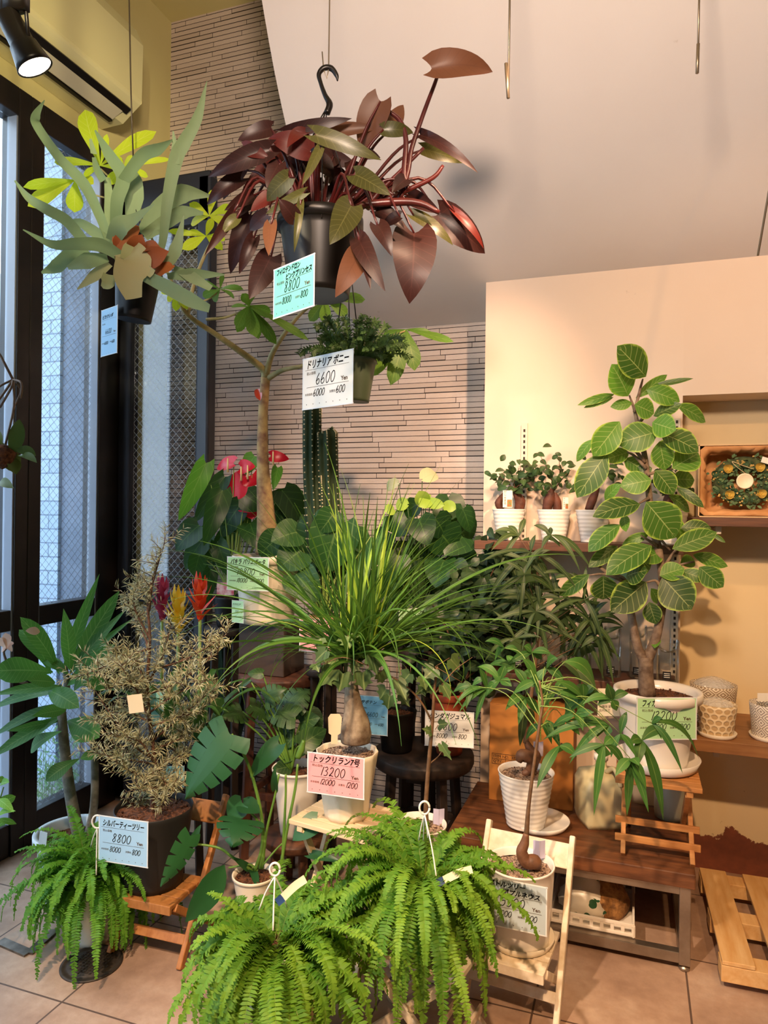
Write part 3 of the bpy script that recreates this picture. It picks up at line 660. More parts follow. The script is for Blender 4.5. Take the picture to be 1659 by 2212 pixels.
# pale jerry can on the table
JC = plain('translucent_jug', '#d8c99a', .35); q = on_y(1297, 1735, 2.82)
t = thing('plastic_jug', Vector((q.x, 2.83, TH_)), 'pale yellowish plastic jug on the low table beside the box', 'jug')
b = MB(); sec = [(.078, 0), (.083, .02), (.083, .15), (.07, .185), (.03, .205), (.022, .212), (.022, .235)]
b.lathe((q.x, 2.83, TH_ + .0005), [(0, 0)] + sec + [(0, .235)], 32, Matrix.Rotation(.4, 3, 'Z'), lambda a, z: (1 / max(abs(math.cos(a)), abs(math.sin(a)))) ** .75 * (1 if z < .19 else .8), cap=False); b.build('jug_body', JC, t)
b = MB(); b.tube([(q.x + .02, 2.80, TH_ + .20), (q.x + .05, 2.77, TH_ + .225), (q.x + .075, 2.75, TH_ + .17)], .009, 8, 4); b.build('handle', JC, t)
b = MB(); b.lathe((q.x, 2.83, TH_ + .235), [(0, 0), (.026, 0), (.026, .022), (0, .022)], 20, cap=False); b.build('cap', WP, t)
q = on_y(1460, 1720, 2.95)
t = thing('plastic_jug', Vector((q.x, 2.95, TH_)), 'small milky bottle standing behind the legs of the orange stool', 'jug')
b = MB(); b.lathe((q.x - .02, 2.97, TH_ + .0005), [(0, 0), (.055, 0), (.058, .02), (.058, .12), (.03, .15), (.02, .16), (.02, .175), (0, .175)], 28, cap=False); b.build('jug_body', plain('milky_plastic', '#cfd3bd', .35), t)
# ------------------------------------------------------------ pots, saucers, cards
SOIL = plain('bark_soil', '#3a2217', .95, 0, '#7a4a2c', 90, 1.0); PUM = plain('pumice_soil', '#4a2519', .95, 0, '#d0b39a', 130, 1.0)
WPOT = plain('glossy_white_pot', '#f1ebe2', .22); CPOT = plain('cream_pot', '#efe3cc', .3); BPOT = plain('black_pot', '#110e0c', .38, spec=.3); MATB = plain('matte_black_pot', '#1d1b1a', .55)
BLUEP = plain('bluish_white_pot', '#dfe9ee', .3); TERRA = plain('terracotta', '#b4512c', .7, 0, '#9c4425', 12); SALMON = plain('salmon_pot', '#dca286', .6); GREENP = plain('olive_green_pot', '#3d4a33', .45)
def pot(t, c, rt, rb, h, mat, soil=SOIL, wall=.006, rim=None, mod=None, ribs=0, depth=.12, tilt=None, bulge=0):
    n = 14; prof = [(0, 0), (rb * .96, 0)]
    for i in range(n + 1):
        k = i / n; r = rb + (rt - rb) * k + bulge * math.sin(math.pi * k)
        if ribs and .06 < k < .94: r += .0015 * (1 if i % 2 else -1) * 1.0
        prof.append((r, h * k))
    if rim: prof[-2:] = [(prof[-2][0], h - rim[1]), (rt + rim[0], h - rim[1] + .002), (rt + rim[0], h)]
    ro = prof[-1][0]; prof += [(ro - wall * .4, h + .002), (ro - wall - (rim[0] if rim else 0), h - .002), (rt - wall - .004, h * (1 - depth))]
    if ribs:
        p2 = [(0, 0), (rb * .96, 0)]; m = ribs * 4
        for i in range(m + 1):
            k = i / m; p2.append((rb + (rt - rb) * k + .0009 * math.cos(2 * math.pi * k * ribs), h * k))
        prof = p2 + prof[-3:]
    M = tilt or Matrix.Identity(3)
    b = MB(); b.lathe(c, prof, 48, M, mod, cap=False); b.build('pot', mat, t)
    if soil:
        b = MB(); rs = rt - wall - .003; rows = []; c = Vector(c)
        for i in range(9):
            rows.append([c + M @ Vector((rs * i / 8 * math.cos(a), rs * i / 8 * math.sin(a), h * (1 - depth) + .004 * R.uniform(-1, 1) + (.004 if i < 6 else 0))) for a in [2 * math.pi * k / 28 for k in range(28)]])
        b.grid(rows, .5, True)
        for i in range(110):
            a, q = R.uniform(0, 6.28), rs * math.sqrt(R.random()) * .96; s_ = R.uniform(.003, .007) * (rt / .1) ** .5
            b.box(c + M @ Vector((q * math.cos(a), q * math.sin(a), h * (1 - depth) + .004)), (s_, s_ * .8, s_ * .6), Matrix.Rotation(a * 3, 3, (1, .4, .7)))
        b.build('soil', soil, t)
def saucer(label, c, r, mat=WPOT, h=.022):
    b = MB(); b.lathe(c, [(0, 0), (r * .86, 0), (r * .9, .003), (r, h), (r - .004, h + .001), (r * .86, .006), (0, .006)], 44, cap=False)
    return tag(b.build('saucer', mat, origin=c), label, 'saucer')
# --- lettering
DIG = {'0': [[(.5, 1), (.15, .8), (.05, .4), (.3, .02), (.7, .1), (.92, .5), (.75, .9), (.45, 1)]], '1': [[(.62, 1), (.42, .5), (.3, 0)]],
       '2': [[(.1, .8), (.4, 1), (.8, .85), (.6, .45), (.08, .05), (.45, .12), (.95, .02)]], '3': [[(.15, .9), (.6, 1), (.75, .75), (.4, .55), (.85, .4), (.65, .05), (.1, .05)]],
       '4': [[(.3, 1), (.1, .4), (.9, .4)], [(.65, .8), (.55, 0)]], '5': [[(.3, .95), (.2, .55), (.7, .6), (.85, .3), (.55, .0), (.08, .05)], [(.3, .95), (.95, 1)]],
       '6': [[(.6, 1), (.2, .6), (.08, .25), (.4, 0), (.85, .2), (.6, .5), (.15, .3)]], '8': [[(.8, .9), (.4, 1), (.25, .75), (.6, .5), (.8, .2), (.45, 0), (.15, .2), (.5, .52), (.85, .85), (.6, .98)]],
       '7': [[(.05, .95), (.9, .95), (.4, 0)]], '9': [[(.85, .8), (.5, 1), (.15, .75), (.4, .5), (.85, .75), (.75, .3), (.55, 0)]]}
def stroke(mb, pts, w, to, sm=5):
    pts = cat([(x, y, 0) for x, y in pts], sm); m = len(pts); rows = []
    for i, p in enumerate(pts):
        d = (pts[min(i + 1, m - 1)] - pts[max(i - 1, 0)]); d = d.normalized() if d.length > 1e-6 else Vector((1, 0, 0)); s = Vector((-d.y, d.x, 0)) * w / 2
        rows.append([to(p.x - s.x, p.y - s.y), to(p.x + s.x, p.y + s.y)])
    mb.grid(rows)
def digits(mb, txt, x, y, h, w, to, slant=.18, adv=.62):
    for ch in txt:
        for st in DIG.get(ch, []): stroke(mb, [(x + (a * h * .55) + b_ * h * slant, y + b_ * h) for a, b_ in st], w, to)
        x += h * adv * (.6 if ch == '1' else 1)
def text_mesh(mb, txt, x, y, size, to, shear=0.0, fat=0.0, maxw=None):
    cu = bpy.data.curves.new('lettering_curve', 'FONT'); cu.body = txt; cu.size = size; cu.shear = shear; cu.offset = fat; cu.resolution_u = 2
    o = bpy.data.objects.new('lettering_curve', cu); COL.objects.link(o); dg = bpy.context.evaluated_depsgraph_get()
    me = bpy.data.meshes.new_from_object(o.evaluated_get(dg)); k = 1.0
    if maxw and me.vertices:
        ww = max(v.co.x for v in me.vertices); k = min(1, maxw / ww) if ww > 0 else 1
    base = len(mb.v)
    for v in me.vertices: mb.add(to(x + v.co.x * k, y + v.co.y))
    for p in me.polygons: mb.face([base + i for i in p.vertices])
    bpy.data.objects.remove(o); bpy.data.curves.remove(cu); bpy.data.meshes.remove(me)
INKS = plain('marker_ink', '#12100f', .9, spec=.05); INKB = plain('printed_brown', '#5c4a3c', .9, spec=.05)
CARDM = {k: plain('card_' + k, c, .8, spec=.08) for k, c in dict(teal='#79c9bf', green='#b4e3ad', pink='#f5a9ab', blue='#a9d2ef', white='#f0efe9', sky='#8fcdea', grey='#bccbd2', mint='#b9e9c0', aqua='#9ee0d8').items()}
EDGE = plain('laminate_edge', '#e8ecee', .2)
def card(colour, c, w, h, roll=0, yaw=0, pitch=0, title='', price='', base='', tax='', label='', title2=None, facing=None):
    """laminated price card: centre c, turned from facing the shop by yaw / pitch / roll (radians)"""
    n = Vector(facing) if facing is not None else Vector((math.sin(TH) * .0, -1, 0)); n.normalize(); n = Matrix.Rotation(yaw, 3, 'Z') @ n
    r = n.cross(UP) * -1; r = Vector((-n.y, n.x, 0)).normalized(); u = n.cross(r)
    Mr = Matrix.Rotation(roll, 3, n); r, u = Mr @ r, Mr @ u; Mp = Matrix.Rotation(pitch, 3, r); u, n = Mp @ u, Mp @ n
    c = Vector(c); t = thing('price_card', c - u * h / 2, label, 'price card')
    M = Matrix((r, u, n)).transposed(); mb = MB(); mb.box(c, (w, h, .0012), M); mb.build('sheet', CARDM[colour], t, smooth=False)
    b = MB()
    for x in (-1, 1): b.box(c + r * x * w * .5, (w * .018, h * 1.03, .0016), M)
    for y in (-1, 1): b.box(c + u * y * h * .5, (w * 1.03, w * .018, .0016), M)
    b.build('laminate_border', EDGE, t, smooth=False)
    k = w; to = lambda x, y: c + r * (x - .5) * k + u * (y - .5 * h / w) * k + n * .0013; a = h / w
    mb = MB()
    ty = a * .80
    if title2: text_mesh(mb, title, .07, a * .86, .10, to, .2, .003, .6); text_mesh(mb, title2, .30, a * .71, .10, to, .2, .003, .65)
    else: text_mesh(mb, title, .07, ty, .135, to, .25, .003, .86)
    digits(mb, price, .27 if len(price) < 5 else .22, a * .46, .15, .012, to, .18, .66)
    digits(mb, base, .22, a * .235, .095, .010, to, .2, .62); digits(mb, tax, .68, a * .235, .095, .010, to, .2, .62)
    mb.build('handwriting', INKS, t, smooth=False)
    b = MB(); text_mesh(b, '税込価格', .08, a * .655 if title2 else a * .67, .048, to); text_mesh(b, 'Yen', .78, a * .46, .08, to, 0, .002)
    text_mesh(b, '本体価格', .05, a * .26, .04, to); text_mesh(b, '消費税', .55, a * .26, .04, to)
    stroke(b, [(.05, a * .765), (.93, a * .765)] if not title2 else [(.3, a * .685), (.93, a * .685)], .004, to, 1); stroke(b, [(.08, a * .42), (.93, a * .42)], .005, to, 1)
    for i in range(7): stroke(b, [(.08 + i * .135, .06), (.092 + i * .135, .06)], .012, to, 1)
    b.build('printed_text', INKB, t, smooth=False); return t
def cardpx(colour, quad, Z, label, **k):
    """quad = photo corners tl, tr, br, bl; the slant of the horizontal edges tells how far the card is turned"""
    (ax, ay), (bx_, by), (cx_, cy_), (dx_, dy_) = quad
    u, v = _uv((ax + bx_ + cx_ + dx_) / 4, (ay + by + cy_ + dy_) / 4)
    sl = -(((by - ay) + (cy_ - dy_)) / 2) / (((bx_ - ax) + (cx_ - dx_)) / 2) + RHO
    kk = max(-1.1, min(1.1, sl / (v - sl * u))) if abs(v) > .05 else 0
    wpx = ((bx_ - ax) + (cx_ - dx_)) / 2; hpx = ((dy_ - ay) + (cy_ - by)) / 2
    w = wpx * Z / F / (1 + u * kk) * math.sqrt(1 + kk * kk); h = hpx * Z / F
    n = (-FW - RT * kk).normalized(); c = CAM + Z * (FW + u * RT + v * UP)
    return card(colour, c, w, h, 0, 0, 0, label=label, facing=n, **k)
# ------------------------------------------------------------ plants: the big ones
BARK = plain('grey_bark', '#8a7460', .85, 0, '#5f4b3c', 40, .5); BARKG = plain('greenish_bark', '#a39463', .7, 0, '#7f7a4c', 25, .3); TWIG = plain('brown_twig', '#6a4630', .8, 0, '#4a3022', 50, .3)
GSTEM = plain('green_stem', '#7f9a4a', .5); DSTEM = plain('dark_green_stem', '#3f5a2c', .5)
# ===== rubber fig with variegated leaves
FIG = leafmat('variegated_fig_leaf', '#213f1b', '#5e9531', '#c9d486', 7, '#adc850', .33, .25, '#a8d04a', .014, .45)
t = thing('variegated_fig', FICUS_C, 'tall fig tree with big variegated leaves in a white pot on the orange stool', 'plant')
fz = .60 + .007
pot(t, (FICUS_C.x, FICUS_C.y, fz), .142, .10, .265, WPOT, SOIL, .012, (.010, .03), depth=.10)
ZT = (FICUS_C - CAM).dot(FW)
b = MB(); PT = lambda pts, dz=0: [P(*T4(x, y), ZT + dz) for x, y in pts]
b.tube(PT([(992, 1775), (985, 1690), (985, 1640), (982, 1590)]), [.030, .026, .025, .027], 12, 4)
b.tube(PT([(975, 1600), (945, 1545), (922, 1430), (895, 1270), (870, 1215), (790, 1182), (735, 1130)]), [.02, .017, .014, .012, .010, .007, .004], 10, 4)
b.tube(PT([(990, 1600), (1022, 1530), (1048, 1430), (1066, 1290), (1060, 1180), (1038, 1050), (1015, 960), (1002, 840), (990, 720), (975, 610), (945, 480), (930, 410), (905, 340)]), [.022, .018, .016, .016, .015, .015, .014, .012, .012, .010, .008, .006, .003], 10, 4)
for a in ([(1062, 1180), (1110, 1100), (1150, 1060)], [(1060, 1190), (1150, 1150), (1215, 1135)], [(1000, 830), (950, 858)], [(985, 690), (930, 630), (895, 612)], [(945, 480), (990, 430), (1010, 440)], [(980, 660), (900, 560), (860, 500)], [(930, 420), (960, 300), (970, 262)], [(1040, 1060), (960, 1010)], [(1030, 1000), (1100, 1080)], [(990, 720), (1060, 700), (1115, 690)], [(880, 1230), (790, 1195), (715, 1200)], [(1050, 1250), (1030, 1225), (985, 1235)]):
    b.tube(PT(a, -.015), [.007, .003], 6, 3)
b.build('trunk', BARK, t)
b = MB()
FL = [(985, 252, 855, 112, 125), (900, 345, 825, 200, 115), (935, 355, 1078, 248, 45), (1000, 300, 1200, 262, 25), (985, 312, 1138, 368, 80), (835, 335, 667, 385, 35), (830, 350, 695, 398, 30), (920, 378, 820, 395, 45), (930, 385, 1018, 425, 92), (1020, 440, 1150, 385, 60), (1130, 385, 1262, 465, 70), (1015, 470, 1122, 505, 100), (860, 465, 738, 622, 112), (1042, 515, 858, 570, 125), (1055, 522, 1226, 605, 120), (1050, 560, 1075, 690, 90), (735, 550, 658, 652, 50), (905, 612, 785, 650, 65), (800, 615, 663, 818, 115), (880, 645, 975, 705, 75), (1110, 690, 1230, 622, 112), (1012, 745, 870, 775, 98), (1028, 700, 1112, 808, 105), (1105, 740, 1210, 745, 78), (788, 842, 862, 768, 52), (1130, 780, 1255, 872, 42), (958, 860, 742, 918, 98), (985, 850, 1118, 1012, 160), (1093, 820, 1187, 892, 58), (1120, 915, 1152, 1035, 52), (862, 958, 718, 1082, 88), (1150, 975, 1288, 975, 68), (1110, 1075, 1312, 998, 88), (1300, 1000, 1362, 1042, 18), (1002, 1000, 878, 1052, 42), (850, 1060, 718, 1157, 62), (1012, 1058, 806, 1192, 115), (1148, 1147, 1212, 1128, 58), (1208, 1103, 1367, 1155, 64), (1050, 1202, 1162, 1168, 84), (1155, 1180, 1264, 1222, 58), (1238, 1160, 1348, 1252, 90), (716, 1195, 578, 1292, 62), (780, 1202, 780, 1310, 112), (987, 1232, 826, 1368, 128), (1062, 1208, 1196, 1356, 150), (1008, 1262, 1050, 1332, 48), (1000, 1328, 1032, 1428, 74), (1042, 1500, 1028, 1546, 36), (985, 1608, 990, 1648, 38), (890, 1207, 988, 1178, 112), (950, 1118, 1003, 1165, 94), (880, 910, 890, 988, 42), (1040, 620, 1120, 560, 70), (930, 720, 1010, 690, 60), (1060, 1090, 960, 1130, 80)]
for i, (x0, y0, x1, y1, w) in enumerate(FL):
    lp(b, T4, x0, y0, x0 + (x1 - x0) * 1.06, y0 + (y1 - y0) * 1.06, w * 1.2, ZT + (-.05 if w > 80 else .02) + R.uniform(-.03, .03), prof='ellip', bend=R.uniform(.02, .10), fold=.12, rows=10, cols=6, wave=.03)
b.build('foliage', FIG, t)
tag(saucer('white saucer under the variegated fig, on the orange stool', (FICUS_C.x, FICUS_C.y, .6005), .148, WPOT, .035), 'white saucer under the variegated fig, on the orange stool', 'saucer')
# ===== red-leaved philodendron hanging from the hook
PHI = leafmat('bronze_red_leaf', '#241210', '#3a1d18', '#55302a', 9, None, .30, .08, '#6a2a1a', .02, .35, back='#4a2a20')
PHR = leafmat('red_leaf', '#4a1712', '#6a241c', '#6a2e24', 8, None, .3, .14, '#a03a26', .02, .35)
PHG = leafmat('olive_leaf', '#373719', '#55542a', '#7a7644', 9, None, .24, .15, '#8f9440', .02, .35)
PHT = leafmat('tan_leaf', '#5f3d2a', '#754a33', '#54352a', 8, None, .35, .2, '#b57846', .02, .4)
PST = plain('wine_petiole', '#3c1513', .35, 0, '#561c19', 10)
Zp = 2.1; pc = P(690, 640, Zp)
t = thing('hanging_philodendron', pc, 'large bronze-red leaved plant hanging from a black hook in a black pot', 'plant')
pot(t, pc, .122, .088, .225, BPOT, SOIL, .005, (.006, .03))
b = MB(); hk = [(706, 245), (712, 225), (702, 205), (693, 180), (689, 160), (700, 147), (716, 148), (727, 163), (729, 175)]
q = path(T0, hk, Zp); ww = [.022, .020, .013, .011, .013, .016, .017, .013, .004]
pts = cat(q, 5); wl = lerp_list(ww, len(pts))
for s in (-1, 1): pass
b.tube(q, [.010, .010, .007, .006, .007, .008, .0085, .0065, .002], 10, 5); b.build('hook', BLK, t)
b = MB()
for dx, dzz in ((-85, .0), (80, .02), (-10, .13), (5, -.12)): b.tube([P(704, 236, Zp), P(697 + dx * .1, 262, Zp), P(690 + dx, 470, Zp + dzz)], .0018, 6)
b.build('hanger_wire', BLK, t)
PL = [(1262, 232, 1575, 250, 150, 3), (1000, 400, 898, 662, 165, 3), (1042, 550, 1117, 418, 92, 3), (1015, 545, 1168, 560, 80, 2), (1205, 575, 1500, 768, 62, 0), (1220, 645, 1440, 715, 72, 2), (525, 560, 855, 488, 72, 0), (665, 568, 1010, 535, 78, 3), (440, 540, 268, 602, 88, 0), (640, 652, 428, 588, 135, 1), (430, 652, 118, 788, 112, 0), (300, 640, 430, 690, 80, 1), (500, 660, 288, 868, 78, 1), (300, 750, 195, 905, 62, 0), (285, 800, 112, 932, 92, 0), (668, 570, 1005, 702, 95, 2), (690, 640, 598, 832, 52, 2), (640, 660, 885, 732, 105, 0), (530, 790, 418, 912, 100, 2), (740, 770, 855, 852, 105, 0), (870, 775, 1052, 882, 105, 2), (880, 880, 965, 890, 90, 1), (850, 935, 740, 1135, 150, 2), (605, 870, 412, 978, 55, 2), (250, 965, 98, 1192, 62, 0), (332, 985, 232, 1285, 108, 0), (352, 1100, 276, 1285, 72, 0), (265, 1000, 190, 1075, 65, 2), (440, 1030, 428, 1192, 72, 3), (440, 1195, 328, 1415, 135, 0), (1172, 1075, 1148, 1438, 232, 0), (1298, 978, 1535, 1180, 170, 0), (1380, 968, 1528, 1155, 48, 1), (1170, 985, 1372, 1138, 75, 2), (1140, 880, 1310, 975, 85, 0), (985, 1035, 1058, 1195, 95, 0), (890, 1110, 1025, 1375, 105, 0), (895, 1115, 950, 1365, 60, 0), (890, 1180, 768, 1405, 130, 3), (1100, 990, 1000, 1045, 72, 0), (980, 960, 1122, 1055, 95, 0), (590, 930, 558, 1175, 42, 2), (480, 720, 418, 845, 95, 0), (600, 720, 480, 852, 140, 0), (760, 680, 615, 745, 115, 0), (450, 880, 335, 965, 85, 1), (820, 820, 715, 905, 105, 0), (1130, 800, 1058, 872, 82, 0), (700, 880, 610, 960, 120, 0), (560, 860, 470, 960, 110, 0), (930, 900, 1060, 960, 100, 0), (620, 560, 520, 640, 80, 1), (900, 660, 1000, 690, 60, 0), (350, 880, 200, 960, 70, 0), (640, 780, 540, 900, 120, 0), (720, 830, 640, 960, 120, 0), (560, 640, 640, 740, 100, 0), (800, 900, 860, 1000, 100, 0), (670, 700, 760, 800, 110, 0), (480, 820, 560, 940, 100, 0), (900, 800, 820, 700, 90, 0), (380, 900, 280, 990, 80, 0), (470, 620, 380, 700, 90, 1), (980, 820, 1060, 930, 90, 0), (420, 980, 330, 1060, 80, 0), (560, 1000, 480, 900, 90, 0)]
mbs = [MB() for _ in range(4)]; st = MB(); SP = {0: 'heart', 1: 'heart', 2: 'heart', 3: 'heart'}
for i, (x0, y0, x1, y1, w, k) in enumerate(PL):
    mx = (x0 + x1) / 2; front = y0 > 930 or k == 2
    Z = Zp + (-.17 if front else R.uniform(-.12, .14)) if abs(mx - 720) < 330 else Zp + R.uniform(-.1, .1)
    B, Tt = lp(mbs[k], T2, x0, y0, x1, y1, w * 1.0, Z, prof=SP[k], lobe=.16, bend=R.uniform(.02, .16), fold=R.uniform(.05, .3), rows=10, cols=6, wave=.04, roll=R.uniform(-.3, .3))
    cr = P(*T2(680 + (x0 - 700) * .32, 985 - abs(x0 - 720) * .05), Zp); mid = (B + cr) / 2 + UP * (.10 if y0 > 900 else .03) + (B - cr) * .1
    if i not in (0,): st.tube([cr, mid, B], [.006, .005, .0028], 7, 5)
st.tube(path(T2, [(1090, 920, .0), (1140, 760, 0), (1160, 640, 0), (1225, 450, 0), (1285, 290, 0), (1290, 250, 0)], Zp), [.010, .008, .007, .006, .005], 8, 4)
st.tube(path(T2, [(860, 960), (920, 930), (1100, 915), (1210, 925), (1300, 970)], Zp - .05), [.011, .011, .012, .010, .007], 8, 4)
st.tube(path(T2, [(930, 950), (980, 880), (1080, 780), (1220, 640)], Zp), [.009, .008, .006, .005], 8, 4)
st.tube(path(T2, [(1000, 920), (1150, 850), (1270, 790), (1320, 730)], Zp), [.009, .008, .007, .005], 8, 4)
st.tube(path(T2, [(1140, 860), (1120, 780), (1130, 600), (1100, 500), (1040, 450)], Zp), [.010, .009, .008, .007, .006], 8, 4)
st.build('stem', PST, t)
for m_, nm, mt in zip(mbs, ('bronze', 'red', 'olive', 'tan'), (PHI, PHR, PHG, PHT)):
    o = m_.build('foliage', mt, t); o['label'] = nm + ' leaves'
cardpx('teal', [(596, 584), (680, 549), (674, 660), (585, 690)], 1.93, 'turquoise price card for 8800 yen hanging on the red-leaved plant', title='フィロデンドロン', title2='ピンクプリンセス', price='8800', base='8000', tax='800')
# ===== money tree (yellow-green palmate leaves)
PAL = leafmat('lit_lime_leaf', '#a8c226', '#d8e032', '#e6ea86', 8, None, .4, .5, '#e6f02a', .02, .3)  # yellower copy of the leaf green, lamplight put into the colour
PAG = leafmat('fresh_green_leaf', '#4c7a2a', '#76a23a', '#a9c260', 8, None, .36, .3, '#a4cf3c', .02, .35)
Zm = 3.1; zt = 1.5 - (1345 - 1106 + 2) * 3.1 / F; pc = P(578, 1345, Zm); pc.z = zt + .002
t = thing('money_tree', pc, 'tall money tree in a cream pot with a forked trunk by the tile wall', 'plant')
pot(t, pc, .148, .112, .29, CPOT, SOIL, .006, (.008, .03))
b = MB(); D = -.35
trk = [(578, 1195, 0), (576, 1130, -.02), (568, 1010, -.06), (568, 900, -.10), (574, 815, -.14)]
b.tube(path(T0, trk, Zm), [.055, .042, .026, .021, .019], 12, 5); b.build('trunk', plain('trunk_bark', '#a7905f', .8, 0, '#6b4a38', 18, .35), t)
b = MB()
for pts, rad in (([(574, 815, -.14), (560, 790, -.16), (470, 725, -.30), (405, 680, -.42), (385, 640, -.5)], [.017, .015, .011, .009, .007]), ([(405, 680, -.42), (420, 610, -.45), (445, 545, -.48), (470, 500, -.5)], [.008, .007, .006, .005]), ([(574, 812, -.14), (590, 760, -.18), (630, 700, -.25), (665, 665, -.3), (705, 645, -.35)], [.014, .011, .008, .006, .004]), ([(578, 818, -.14), (610, 800, -.18), (655, 790, -.22), (720, 770, -.25), (790, 745, -.3), (875, 715, -.35)], [.013, .010, .008, .006, .005, .003]), ([(445, 690, -.36), (490, 685, -.36), (540, 663, -.4)], [.006, .005, .003]), ([(385, 640, -.5), (330, 520, -.55), (270, 420, -.6), (218, 365, -.62)], [.006, .005, .004, .003]), ([(330, 520, -.55), (300, 440, -.6), (268, 362, -.6)], [.004, .003, .003]), ([(300, 440, -.6), (200, 420, -.6), (163, 392, -.6)], [.004, .003, .002]), ([(405, 640, -.46), (440, 650, -.46), (475, 628, -.46)], [.005, .004, .003])):
    b.tube(path(T0, pts, Zm), rad, 8, 5)
b.build('branch', BARKG, t)
la, lb = MB(), MB()
def palm(mb, tr, cx_, cy_, tips, Z, droop=.08, prof='obov'):
    for (x, y, w) in tips: lp(mb, tr, cx_, cy_, x, y, w, Z, prof=prof, bend=R.uniform(.03, .12), fold=.10, rows=8, cols=4)
palm(la, T1, 600, 990, [(508, 655, 115), (935, 785, 95), (322, 968, 62), (640, 800, 40), (760, 1000, 45), (500, 1060, 40)], 2.5)
palm(la, T1, 450, 1075, [(138, 1118, 62), (165, 1232, 92), (445, 1270, 98), (340, 930, 70), (560, 1100, 80)], 2.5)
palm(la, T1, 740, 1005, [(885, 1055, 42), (1022, 952, 36), (640, 1100, 60), (800, 930, 40), (690, 930, 45)], 2.5)
palm(la, T1, 1250, 1290, [(1285, 1125, 60), (1395, 1240, 62), (1130, 1215, 60), (1360, 1330, 50), (1140, 1340, 60)], 2.6)
palm(la, T1, 1230, 1410, [(1088, 1490, 62), (1125, 1385, 50), (1330, 1495, 55), (1345, 1425, 55), (1000, 1380, 40), (1270, 1300, 45)], 2.6)
palm(lb, T1, 1315, 1728, [(1185, 1690, 40), (1455, 1730, 42), (1275, 1800, 45), (1210, 1770, 50), (1400, 1780, 38), (1330, 1640, 30)], 2.62)
palm(lb, T1, 1490, 1835, [(1415, 1985, 58), (1545, 2025, 60), (1650, 2055, 58), (1460, 1755, 50), (1600, 1900, 40), (1380, 1830, 40), (1500, 2000, 62)], 2.7)
palm(lb, T2, 330, 1445, [(265, 1565, 62), (365, 1610, 60), (468, 1645, 55), (635, 1625, 45), (290, 1385, 48), (345, 1385, 40), (440, 1480, 50)], 2.7)
palm(lb, T2, 722, 1415, [(922, 1415, 60), (636, 1525, 60), (842, 1388, 40), (832, 1495, 62), (600, 1400, 45), (720, 1540, 60), (760, 1370, 40)], 2.76)
palm(lb, T2, 1130, 1568, [(1375, 1632, 42), (938, 1812, 80), (1052, 1855, 88), (1175, 1780, 85), (1270, 1600, 42), (1010, 1600, 40)], 2.76)
palm(la, T1, 1060, 1740, [(1000, 1800, 40), (1050, 1860, 50), (960, 1750, 30), (1120, 1850, 50)], 2.65)
o = la.build('foliage', PAL, t); o['label'] = 'upper leaves, lime-yellow with lamplight in the colour'; o = lb.build('foliage', PAG, t); o['label'] = 'green lower leaves'
cardpx('green', [(492, 1204), (581, 1204), (578, 1278), (490, 1272)], 2.93, 'mint price card for 19800 yen on the cream money tree pot', title='パキラ バリエガータ', price='19800', base='18000', tax='1800')
b = MB(); lp(b, T0, 562, 865, 556, 840, 16, 2.95, prof='round', fold=.5); tag(b.build('insect_catcher', plain('red_tag', '#a2331f', .3)), 'small red oval clip on the trunk of the money tree', 'clip')
